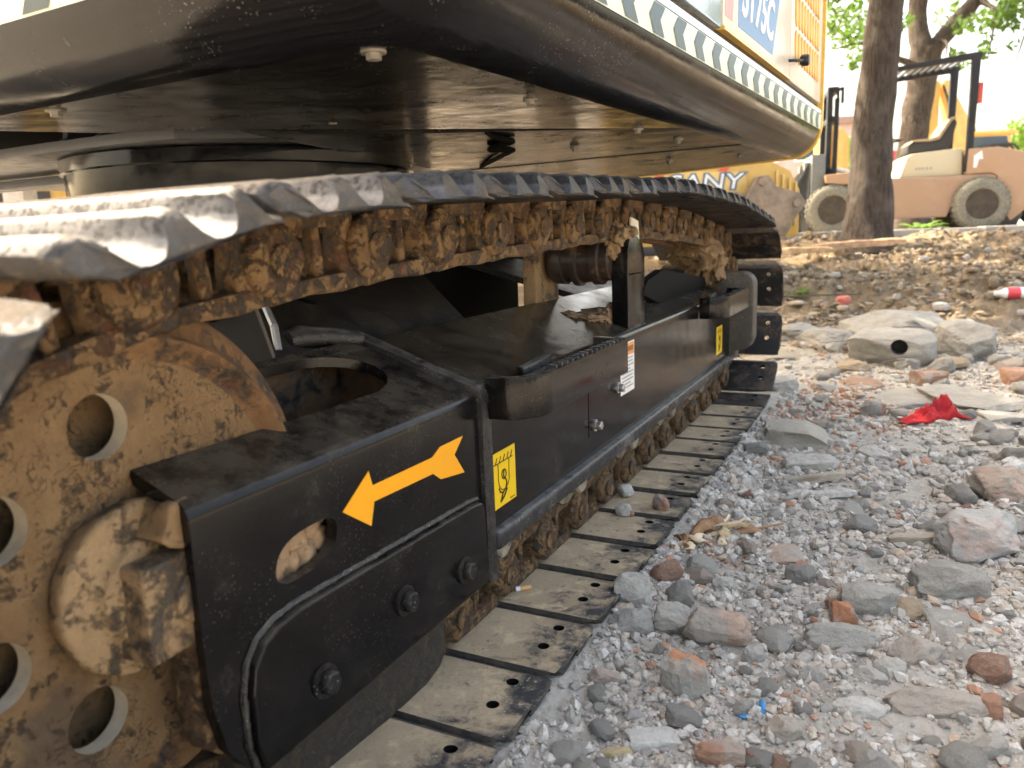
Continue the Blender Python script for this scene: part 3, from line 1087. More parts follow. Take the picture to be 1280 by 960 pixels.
def build_running_gear():
    # carrier roller with its two brackets
    bm = bmesh.new()
    prof = [(-.312, .020), (-.305, .046), (-.296, .050), (-.275, .051), (-.272, .046), (-.255, .046), (-.252, .054), (-.240, .054), (-.237, .047), (-.212, .046), (-.209, .052), (-.192, .052), (-.189, .044), (-.172, .044), (-.168, .022)]
    add_lathe(bm, prof, (0, .80, .518), 'x', 40)
    r = bm_obj('carrier_roller', bm, K['roller'], EX)
    bm = bmesh.new()
    add_prism(bm, [(.785, .372), (.785, .535), (.797, .562), (.85, .566), (.892, .548), (.905, .52), (.905, .364)], 'x', -.170, -.1335, .003)
    b1 = bm_obj('roller_bracket', bm, K['black'], EX)
    bm = bmesh.new()
    add_box(bm, (-.1355, .79, .486), (-.1335, .878, .4885), 0)
    add_box(bm, (-.155, .88, .362), (-.128, .90, .374), .004)
    bm_obj('bracket_foot', bm, K['rail'], b1)
    bm = bmesh.new()
    add_prism(bm, [(.725, .40), (.728, .545), (.745, .572), (.80, .572), (.845, .55), (.85, .405)], 'x', -.350, -.318, .004)
    b2 = bm_obj('roller_bracket', bm, K['pale_mud'], EX)
    rough_up(b2, .002, 40, sub=2, seed=6)
    # clay stuck on the outer bracket and on the frame top
    def lump(name, parts, mat, parent, amp=.5, sub=4):
        bm = bmesh.new()
        for (x, y, z, rx, ry, rz) in parts:
            t = bmesh.new()
            bmesh.ops.create_icosphere(t, subdivisions=sub, radius=1)
            sd_ = RND.uniform(0, 90)
            for v in t.verts:
                k = 1 + amp * mnoise.fractal(v.co * 1.9 + Vector((sd_, 0, sd_)), .7, 2.1, 5)
                v.co = Vector((x + v.co.x * rx * k, y + v.co.y * ry * k, z + v.co.z * rz * k))
            merge(bm, t)
        return bm_obj(name, bm, mat, parent, 70)
    lump('mud_cake', [(-.158, .80, .568, .024, .03, .024), (-.172, .79, .545, .018, .022, .03), (-.148, .835, .575, .016, .03, .014)], K['linkb'], b1)
    lump('mud_cake', [(-.185, .80, .395, .022, .025, .026), (-.215, .765, .395, .035, .03, .012), (-.26, .74, .404, .045, .03, .010), (-.175, .83, .41, .014, .02, .022), (-.235, .82, .402, .05, .05, .009)], K['clod'], EX)
    bm = bmesh.new()
    add_prism(bm, [(.845, .572), (.850, .606), (.90, .598), (.905, .558)], 'x', -.150, -.146)
    bm_obj('husk_scrap', bm, K['husk'], b1)
    # bottom rollers
    for y in (.18, .50, .82, 1.14, 1.46):
        bm = bmesh.new()
        add_lathe(bm, [(-.305, .02), (-.30, .045), (-.285, .058), (-.275, .058), (-.272, .048), (-.18, .048), (-.176, .058), (-.163, .058), (-.155, .044), (-.150, .02)], (0, y, .137), 'x', 28)
        add_lathe(bm, [(-.150, .030), (-.134, .030), (-.130, .026)], (0, y, .132), 'x', 20)
        rr = bm_obj('track_roller', bm, K['roller2'], EX)
    # caked mud lumps on the lower links, between rail and shoes
    # sprocket and drive
    bm = bmesh.new()
    teeth = []
    N = 21
    for k in range(N):
        a0 = 2 * math.pi * k / N
        for da, rr in ((-.42, .198), (-.2, .222), (.2, .222), (.42, .198)):
            t = a0 + da * 2 * math.pi / N
            teeth.append((1.866 + rr * math.cos(t), .300 + rr * math.sin(t)))
    add_prism(bm, teeth, 'x', -.245, -.205, .002, 1)
    sp = bm_obj('sprocket', bm, K['linkb'], EX)
    bm = bmesh.new()
    add_lathe(bm, [(-.33, .11), (-.20, .125), (-.165, .122), (-.150, .11), (-.142, .06), (-.14, .02)], (0, 1.866, .300), 'x', 40)
    fd = bm_obj('final_drive', bm, K['link'], EX)
    rough_up(fd, .004, 25, sub=1, seed=3)
    lump('mud_cake', [(-.20, 1.72, .50, .05, .05, .06), (-.17, 1.76, .47, .04, .05, .07), (-.24, 1.70, .52, .06, .04, .05)], K['linkb'], sp)
    # guard around the drive motor, rounded outer corner, dusty face
    bm = bmesh.new()
    g = [(-.19, .145), (-.19, .436)]
    for i in range(7):
        t = math.radians(90 - 90 * i / 6)
        g.append((-.088 + .043 * math.cos(t), .393 + .043 * math.sin(t)))
    g += [(-.045, .22), (-.055, .195), (-.075, .182), (-.10, .18), (-.105, .15)]
    add_prism(bm, g, 'y', 1.795, 1.87, .006, 3)
    bm_obj('drive_guard', bm, K['guard_dusty'], EX)
    # sloping cover plate in front of the drive
    bm = bmesh.new()
    add_prism(bm, [(1.05, .425), (1.10, .455), (1.24, .475), (1.72, .425), (1.76, .405), (1.70, .385), (1.2, .39)], 'x', -.21, -.185, .003)
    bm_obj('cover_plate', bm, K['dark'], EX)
K['roller'] = mud('roller_grime', (.24, .15, .08), (.15, .09, .045), (.032, .024, .020), .56, .66, 18, bump=.3, rust=.35, rand=False, under_rough=.35)
K['roller2'] = mud('roller_dust', (.36, .31, .24), (.28, .23, .17), (.06, .055, .05), .4, .55, 30, bump=.5)
K['guard_dusty'] = paint('guard_dusty', (.07, .062, .055), .45, dust=(.36, .30, .22), lo=.35, hi=.75, amt=.7, specks=.3, scale=11, up=.3, coat=.1, rand=False, scr=.4)
K['husk'] = plain('dry_husk', (.72, .66, .52), .7, var=.15)
build_running_gear()

def build_carbody():
    # X-frame leg reaching the track frame, its front edge bare and coloured as sunlit
    bm = bmesh.new()
    A = [(-.338, -.045, .440), (-.338, .46, .425), (-.62, .72, .525), (-.80, .80, .560), (-.80, .36, .575), (-.62, .20, .528), (-.45, .03, .515), (-.36, -.05, .475)]
    # top plate as a thick bent sheet
    def plate(pts, th, mat, name, par):
        bm = bmesh.new()
        up = [bm.verts.new(p) for p in pts]
        dn = [bm.verts.new((p[0], p[1], p[2] - th)) for p in pts]
        n = len(pts)
        bm.faces.new(up); bm.faces.new(dn[::-1])
        for i in range(n):
            bm.faces.new((up[i], dn[i], dn[(i + 1) % n], up[(i + 1) % n]))
        return bm_obj(name, bm, mat, par)
    lt = plate([(-.336, -.04, .436), (-.336, .455, .425), (-.61, .70, .522), (-.61, .19, .527), (-.40, .0, .500)], .016, K['leg'], 'frame_leg', EX)
    plate([(-.61, .19, .527), (-.61, .70, .522), (-.95, .95, .60), (-.95, .50, .60)], .016, K['leg'], 'leg_plate', lt)
    # front web under the leg plate
    bm = bmesh.new()
    add_prism(bm, [(-.352, .16), (-.352, .43), (-.41, .49), (-.62, .515), (-1.0, .585), (-1.0, .16)], 'y', .115, .13)
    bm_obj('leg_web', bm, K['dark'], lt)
    bm = bmesh.new()                                       # bare plate edge, its sunlit brightness put in the colour
    for a_, b_ in zip([(-.341, -.028, .440), (-.352, -.02, .470), (-.40, .012, .503), (-.56, .15, .535)], [(-.352, -.02, .470), (-.40, .012, .503), (-.56, .15, .535), (-.61, .19, .529)]):
        add_tube(bm, [a_, b_], .0052, 8)
    bm_obj('plate_edge', bm, K['bare'], lt)
    # rear leg
    l2 = plate([(-.336, 1.02, .425), (-.336, 1.55, .425), (-.62, 1.35, .52), (-.95, 1.05, .60), (-.95, .85, .60), (-.62, .95, .52)], .016, K['leg'], 'frame_leg', EX)
    bm = bmesh.new()
    add_prism(bm, [(-1.7, .40), (-.9, .40), (-.64, .56), (-.64, 1.30), (-.9, 1.36), (-1.7, 1.36)], 'z', .27, .645, .01)
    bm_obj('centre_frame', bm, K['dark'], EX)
    # far track frame beyond the centre
    bm = bmesh.new()
    add_box(bm, (-2.1, -.3, .12), (-1.86, 1.8, .40), .02)
    bm_obj('track_frame', bm, K['frame'], EX, label='far side track frame')
    # hydraulic cylinder lying across
    bm = bmesh.new()
    add_tube(bm, [(-1.05, .16, .50), (-.60, .105, .478)], .021, 24)
    add_tube(bm, [(-.60, .105, .478), (-.594, .1042, .4777)], .0165, 24)
    add_tube(bm, [(-.594, .1042, .4777), (-.590, .1036, .4775)], .008, 16)
    bm_obj('hydraulic_cylinder', bm, K['ring'], EX)
    # slewing ring
    bm = bmesh.new()
    add_lathe(bm, [(.63, .36), (.635, .408), (.745, .41), (.748, .418), (.775, .418), (.778, .40)], (-1.12, .74, 0), 'z', 96)
    bm_obj('slewing_ring', bm, K['ring'], EX)
K['bare'] = plain('scuffed_sunlit_edge', (.30, .31, .33), .45, .3, rand=False)
build_carbody()

# --- upper structure -------------------------------------------------------------------------
TH = .0436
_ex = Vector((math.cos(TH), -math.sin(TH), 0))
_ey = Vector((math.sin(TH), math.cos(TH), .0165)).normalized()
_ez = _ex.cross(_ey).normalized()
BO = Vector((-.0515, -.164, .752))
BM_ = Matrix(((_ex.x, _ey.x, _ez.x, BO.x), (_ex.y, _ey.y, _ez.y, BO.y), (_ex.z, _ey.z, _ez.z, BO.z), (0, 0, 0, 1)))
def up_obj(name, bm, mat, parent, ang=38, label=None):
    bmesh.ops.transform(bm, matrix=BM_, verts=bm.verts[:])
    return bm_obj(name, bm, mat, parent, ang, label)

PROF = [(0, 0), (.012, .0005), (.030, .0045), (.047, .013), (.062, .026), (.074, .042), (.083, .06), (.0885, .08), (.09, .1), (.09, .136)]
YEND = 2.07
def plan_path(rc=.035, n=14):
    """list of (seam point, outward normal, outward scale)"""
    P = []
    for y in np.linspace(YEND, rc, 30):
        P.append(((0, y), (1, 0)))
    for i in range(1, n):
        t = math.radians(90 * i / n)
        P.append(((-rc + rc * math.cos(t), rc - rc * math.sin(t)), (math.cos(t), -math.sin(t))))
    for x in np.linspace(-rc, -1.25, 24):
        P.append(((x, 0), (0, -1)))
    return P
def skirt_pt(p, nrm, o, z):
    return (p[0] + nrm[0] * o, p[1] + nrm[1] * o, z)

def build_upper():
    path = plan_path()
    bm = bmesh.new()
    rows = []
    for (p, nrm) in path:
        rows.append([bm.verts.new(skirt_pt(p, nrm, o_, z)) for (o_, z) in PROF + [(.078, .138), (.078, .153)]])
    for a_, b_ in zip(rows, rows[1:]):
        for j in range(len(rows[0]) - 1):
            bm.faces.new((a_[j], a_[j + 1], b_[j + 1], b_[j]))
    body = up_obj('skirt_panel', bm, K['skirt'], EX, 50)
    # reflective band following the curve, with chevrons
    def band(path_, z0, z1, off, nz=5):
        bm = bmesh.new()
        rows = []
        for (p, nrm) in path_:
            r_ = []
            for k in range(nz + 1):
                z = z0 + (z1 - z0) * k / nz
                o_ = np.interp(z, [q[1] for q in PROF], [q[0] for q in PROF]) + off
                r_.append(bm.verts.new(skirt_pt(p, nrm, o_, z)))
            rows.append(r_)
        for a_, b_ in zip(rows, rows[1:]):
            for j in range(nz):
                bm.faces.new((a_[j], a_[j + 1], b_[j + 1], b_[j]))
        return bm
    def solid(o, th):
        md = o.modifiers.new('s', 'SOLIDIFY')
        md.thickness = th
        md.offset = 1
        return o
    side = [q for q in path if q[1] == (1, 0)]
    front = [((x, 0), (0, -1)) for x in np.linspace(-.27, -1.25, 22)]
    st = up_obj('reflective_stripe', band(side, .079, .122, .0012), K['refl'], body, 60)
    st2 = up_obj('reflective_stripe', band(front, .066, .112, .0012), K['refl'], body, 60)
    up_obj('trim_strip', band(path, .1235, .1355, .0010, 2), K['trim'], body, 60)
    # chevrons: arrowheads pointing forward along the stripe
    def chevron(y, parent, onfront=False):
        bm = bmesh.new()
        d, w = .022, .046
        zz = [.0805, .0905, .1005, .1105, .1205]
        sh = [-.5, 0, .5, 0, -.5]
        for k in range(4):
            q = []
            zf = -.0125 if onfront else 0.0
            for (kk, e_) in ((k, 0), (k, 1), (k + 1, 1), (k + 1, 0)):
                yy = y - d * sh[kk] + w * e_
                o_ = np.interp(zz[kk] + zf, [r[1] for r in PROF], [r[0] for r in PROF]) + .0022
                if onfront:
                    q.append(bm.verts.new((-yy, -o_, zz[kk] + zf)))
                else:
                    q.append(bm.verts.new((o_, yy, zz[kk])))
            bm.faces.new(q)
        bmesh.ops.remove_doubles(bm, verts=bm.verts[:], dist=1e-5)
        return up_obj('chevron', bm, K['chev'], parent)
    y = .05
    while y < YEND - .05:
        chevron(y, st)
        y += .106
    y = .34
    while y < 1.2:
        chevron(y, st2, True)
        y += .17
    # side panels above the recessed groove
    def panel(name, y0, y1, z0, z1, mat, x=.089, label=None, bev=.004, th=.03):
        bm = bmesh.new()
        add_prism(bm, [(y0, z0), (y1, z0), (y1, z1), (y0, z1)], 'x', x - th, x, bev)
        return up_obj(name, bm, mat, body, label=label)
    panel('side_panel', -.02, .855, .153, 1.0, K['grey_panel'], label='grey blue front side panel')
    door = panel('side_door', .865, 1.52, .160, 1.0, K['cream'], label='engine door with the model lettering')
    vent = panel('vent_door', 1.527, 2.045, .153, 1.0, K['cream'], label='slotted vent door')
    bm = bmesh.new()
    add_prism(bm, [(.87, .1545), (1.53, .1545), (1.53, .160), (.87, .160)], 'x', .062, .0905)
    up_obj('panel_edge', bm, K['yellow_paint'], door)
    # blue label field, its pink flash, and the lettering
    bm = bmesh.new()
    add_prism(bm, [(.975, .178), (1.30, .178), (1.42, .40), (.975, .40)], 'x', .0889, .0897)
    lab = up_obj('model_label', bm, K['blue'], door, label='blue label with white letters')
    bm = bmesh.new()
    add_prism(bm, [(.875, .178), (.93, .178), (.965, .40), (.90, .40)], 'x', .0889, .0896)
    up_obj('pink_flash', bm, K['pink'], door)
    cu = bpy.data.curves.new('letters', 'FONT')
    cu.body = 'SY75C'
    cu.size = .118
    cu.shear = .28
    cu.extrude = .0008
    cu.offset = .0022
    to = bpy.data.objects.new('letters_tmp', cu)
    COL.objects.link(to)
    bpy.context.view_layer.update()
    dg = bpy.context.evaluated_depsgraph_get()
    me = bpy.data.meshes.new_from_object(to.evaluated_get(dg))
    bpy.data.objects.remove(to)
    xs = [v.co.x for v in me.vertices]
    wx = max(xs) - min(xs)
    for v in me.vertices:
        v.co = BM_ @ Vector((.0902 + v.co.z, 1.0 + (v.co.x - min(xs)) / wx * .31, .206 + v.co.y))
    me.materials.append(K['white_gl'])
    link_obj('model_lettering', me, lab)
    # vent slots
    for row, (z0, z1) in enumerate(((.205, .282), (.290, .367), (.375, .452))):
        for k in range(9):
            y = 1.60 + k * .046 - row * .006
            bm = bmesh.new()
            pts = []
            for i in range(14):
                t = 2 * math.pi * i / 14
                zz = (z0 + z1) / 2 + (z1 - z0) / 2 * math.copysign(abs(math.sin(t)) ** .7, math.sin(t))
                pts.append((y + .0165 * math.cos(t) - (zz - z0) * .12, zz))
            add_prism(bm, pts, 'x', .0885, .0925, .0012, 1)
            up_obj('vent_slot', bm, K['amber'], vent)
    # latch of the door
    bm = bmesh.new()
    add_tube(bm, [(.089, 1.50, .196), (.104, 1.515, .197), (.108, 1.56, .203), (.110, 1.60, .209)], .0035, 10)
    lt = up_obj('latch', bm, K['blackbolt'], vent)
    bm = bmesh.new()
    add_tube(bm, [(.10, 1.60, .209), (.104, 1.60, .209), (.118, 1.604, .2095), (.122, 1.604, .2095)], [.010, .014, .0145, .011], 18)
    up_obj('latch_knob', bm, K['blackbolt'], lt)
    # yellow edge plate closing the rear end
    bm = bmesh.new()
    pr = [(o_ + .005, z - .004 if z < .05 else z) for (o_, z) in PROF]
    pr = [(-.95, -.037), (-.4, -.021)] + pr + [(.096, 1.0), (-.95, 1.0)]
    t = bmesh.new()
    va = [t.verts.new((p[0], YEND - .004, p[1])) for p in pr]
    vb = [t.verts.new((p[0], YEND + .012, p[1])) for p in pr]
    t.faces.new(va); t.faces.new(vb[::-1])
    for i in range(len(pr)):
        t.faces.new((va[i], vb[i], vb[(i + 1) % len(pr)], va[(i + 1) % len(pr)]))
    merge(bm, t)
    up_obj('end_plate', bm, K['yellow_paint'], body, label='yellow end plate following the rounded skirt')
    # underside: three cover plates with seams between them
    def under(name, pts, z=0.0, tilt=0.0, th=.006):
        bm = bmesh.new()
        cy = sum(p[1] for p in pts) / len(pts)
        n = len(pts)
        zz = [p[2] if len(p) > 2 else z + (p[1] - cy) * tilt for p in pts]
        f0 = [bm.verts.new((p[0], p[1], q)) for p, q in zip(pts, zz)]
        f1 = [bm.verts.new((p[0], p[1], q + th)) for p, q in zip(pts, zz)]
        bm.faces.new(f0); bm.faces.new(f1[::-1])
        for i in range(n):
            bm.faces.new((f0[i], f1[i], f1[(i + 1) % n], f0[(i + 1) % n]))
        return up_obj(name, bm, K['under'], body)
    p1 = under('cover_plate', [(-.0015, .035), (-.035, .0015), (-.79, .0015), (-.79, .10, .004), (-.775, .26, .012), (-.66, .40, .02), (-.45, .62, .014), (-.0015, .93, .001)], .0012)
    p2 = under('cover_plate', [(-.0015, .938, .003), (-.45, .628, .008), (-.66, .41, .018), (-.80, 1.30, -.012), (-.0015, 1.42, .003)])
    p3 = under('cover_plate', [(-.0015, 1.43, .001), (-.80, 1.31, -.014), (-.95, 2.06, -.036), (-.4, 2.06, -.019), (-.0015, 2.06, 0)])
    # thin jagged black strip across the cover plates
    bm = bmesh.new()
    add_tube(bm, [(-.315, .71, .004), (-.335, .78, .002), (-.33, .84, -.001), (-.43, .92, -.004), (-.40, .97, -.005), (-.56, 1.14, -.010), (-.66, 1.26, -.012)], [.003, .0055, .0065, .007, .006, .006, .004], 8)
    up_obj('black_strip', bm, K['dark'], p1)
    # bolts with washers
    for (x, y, bz, big) in BOLTS:
        bm = bmesh.new()
        add_tube(bm, [(x, y, bz + .004), (x, y, bz - .002)], .0125 if big else .0105, 20)
        hexb = bmesh.new()
        add_tube(hexb, [(x, y, bz - .002), (x, y, bz - .008)], .0075 if big else .0065, 6)
        merge(bm, hexb)
        up_obj('washer_bolt', bm, K['dusty_bolt'], p1 if y < .9 else (p2 if y < 1.42 else p3))
    # bed plate beyond the cover, with ribs, lit by the sun
    bm = bmesh.new()
    add_prism(bm, [(-.88, .315), (-1.02, .300), (-1.25, .297), (-2.2, .33), (-2.2, 1.5), (-.7, 1.5), (-.7, .47)], 'z', .782, .803, .002)
    bd = bm_obj('bed_plate', bm, K['bed'], EX)
    for (x, y) in ((-1.10, .31), (-1.235, .32), (-.985, .33)):
        bm = bmesh.new()
        add_prism(bm, [(y, .8035), (y + .14, .8035), (y + .14, .86), (y + .03, .86), (y + .018, .815)], 'x', x - .008, x + .008)
        bm_obj('rib', bm, K['bed'], bd)
    bm = bmesh.new()
    add_box(bm, (-2.4, .55, .75), (-1.45, .62, .772), .003)
    bm_obj('cross_plate', bm, K['bed'], EX)
    # house: the closed box above
    bm = bmesh.new()
    add_prism(bm, [(-2.15, -.06), (.055, -.06), (.055, 2.05), (-2.15, 2.05)], 'z', .17, 1.02, .05, 3)
    up_obj('house', bm, K['yellow_paint'], EX)
    bm = bmesh.new()
    add_prism(bm, [(-2.15, -.0), (.02, -.0), (.02, 2.04), (-2.15, 2.04)], 'z', .1, .169)
    up_obj('floor_frame', bm, K['dark'], EX)
BOLTS = [(-.034, .028, .001, True), (-.405, .388, .009, False), (-.553, .031, .002, True), (-.060, .403, .002, False), (-.075, .877, .001, False), (-.080, 1.15, .001, False), (-.30, 1.08, -.002, False), (-.085, 1.75, 0, False), (-.25, 1.62, -.011, False)]
K['refl'] = plain('reflective_pale', (.60, .63, .50), .35, var=.05, rand=False)
K['trim'] = plain('trim_silver', (.55, .60, .66), .22, .2, var=.06, rand=False)
K['chev'] = plain('chevron_slate', (.045, .07, .075), .35, var=.1, rand=False)
K['cream'] = plain('yellow_paint_glare', (.62, .54, .44), .3, var=.04, rand=False, coat=.2)  # yellow paint whitened, the sky glare is in the colour
K['grey_panel'] = plain('grey_blue_panel', (.22, .29, .35), .2, var=.1, rand=False, coat=.5)
K['blue'] = plain('blue_label', (.085, .20, .36), .35, var=.05, rand=False)
K['pink'] = plain('pink_red_label', (.72, .24, .20), .3, var=.2, scale=12, rand=False)
K['white_gl'] = plain('white_letters', (.8, .8, .8), .35, rand=False)
K['amber'] = plain('amber_slots', (.72, .36, .06), .4, var=.1, rand=False)
K['yellow_paint'] = plain('yellow_paint', (.78, .47, .10), .3, var=.06, rand=False, coat=.3)
K['bed'] = paint('bed_grey', (.07, .074, .08), .4, dust=(.3, .29, .27), lo=.5, hi=.85, amt=.35, scale=9, up=.3, coat=.1, rand=False)
K['dusty_bolt'] = plain('dusty_bolt', (.21, .19, .16), .6, .1, var=.3)
build_upper()
ex_adopt()

# ------------------------------------------------------------------ rocks
def ico(sub):
    bm = bmesh.new()
    bmesh.ops.create_icosphere(bm, subdivisions=sub, radius=1)
    V = np.array([v.co[:] for v in bm.verts])
    F = np.array([[v.index for v in f.verts] for f in bm.faces])
    bm.free()
    return V, F
ICO = {k: ico(k) for k in (1, 2, 3, 4, 5)}

def faceted(seed, sub=4, planes=12, block=0.0, rough=.05):
    """a broken stone: a ball cut by random planes, then roughened; unit size"""
    r = np.random.RandomState(seed)
    V, F = ICO[sub]
    V = V.copy()
    if block:
        V = np.sign(V) * np.abs(V) ** (1 - block * .72)
        V = np.clip(V * 1.15, -1, 1)
        V += .06 * block * np.sin(V[:, [1, 2, 0]] * 3 + r.rand(3) * 6)
    for i in range(planes):
        n = r.randn(3)
        n /= np.linalg.norm(n)
        d = r.uniform(.34, .66) if not block else r.uniform(.8, 1.2)
        k = np.maximum(0, V @ n - d)
        V -= k[:, None] * n * .96
    off = Vector((seed * 1.7 % 50, seed * .9 % 31, 0))
    nz = np.array([mnoise.fractal(Vector(v) * 2.6 + off, .9, 2.1, 6) for v in V])
    L = np.linalg.norm(V, axis=1, keepdims=True) + 1e-6
    V = V + V / L * nz[:, None] * rough
    mn, mx = V.min(0), V.max(0)
    V = (V - (mn + mx) / 2) / (mx - mn)
    return V, F

def stone_mat(name, c1, c2, patch=None, pamt=.6, bump=.8):
    m = MB(name)
    f = m.ramp(m.noise(16, 9, .7), .32, .68)
    col = m.mix(f, c1, c2)
    col = m.mix(m.ramp(m.noise(120, 5, .7), .45, .75, 0, .5), col, tuple(x * .55 for x in c1))
    if patch:
        col = m.mix(m.ramp(m.noise(11, 7, .65), .5, .6, 0, pamt), col, patch)
    col = m.mix(m.ramp(m.noise(60, 8, .75), .58, .7, 0, .6), col, (.5, .48, .44))
    nb = m.bump(m.math('ADD', m.noise(90, 9, .75), m.math('MULTIPLY', m.noise(25, 5, .6), .8)), bump, .010)
    return m.fin(col, .92, 0, nb)
SM = {
    'pale': stone_mat('concrete_pale', (0.390, 0.371, 0.329), (0.300, 0.282, 0.249)),
    'cream': stone_mat('concrete_cream', (0.420, 0.371, 0.287), (0.340, 0.297, 0.226)),
    'grey': stone_mat('stone_grey', (0.520, 0.495, 0.437), (0.420, 0.396, 0.352)),
    'dark': stone_mat('stone_dark_grey', (0.400, 0.381, 0.343), (0.310, 0.297, 0.268)),
    'dark2': stone_mat('clod_grey', (0.500, 0.475, 0.418), (0.400, 0.381, 0.338), bump=1.0),
    'tan': stone_mat('stone_tan', (0.413, 0.316, 0.211), (0.312, 0.242, 0.164)),
    'tan2': stone_mat('block_grey_tan', (0.480, 0.436, 0.362), (0.390, 0.351, 0.291)),
    'brick': stone_mat('brick_orange', (.42, .225, .145), (.35, .19, .125), (.40, .37, .33), .6),
    'brick2': stone_mat('brick_brown', (.33, .20, .14), (.27, .17, .12), (.38, .35, .31), .6),
    'brickwhite': stone_mat('brick_with_plaster', (.52, .47, .42), (.44, .38, .33), (.47, .19, .09), .9),
    'pinkish': stone_mat('stone_pinkish', (0.460, 0.396, 0.329), (0.370, 0.332, 0.287), (0.537, 0.309, 0.206), .45),
    'pink': stone_mat('stone_pink', (0.460, 0.376, 0.310), (0.400, 0.327, 0.273)),
    'bluegrey': stone_mat('stone_blue_grey', (0.500, 0.485, 0.446), (0.410, 0.401, 0.376), (0.537, 0.384, 0.318), .7),
    'greyorange': stone_mat('stone_grey_orange', (0.470, 0.446, 0.395), (0.380, 0.356, 0.315), (0.587, 0.247, 0.117), .9),
    'white': stone_mat('stone_white_grey', (0.650, 0.631, 0.576), (0.525, 0.507, 0.459)),
    'yellow': stone_mat('stone_yellowish', (0.575, 0.458, 0.247), (0.475, 0.371, 0.211)),
}
def stone_mesh(name, V, F, mat):
    o = np_mesh(name, V, F, mat, None, True)
    o.data.set_sharp_from_angle(angle=math.radians(24))
    return o

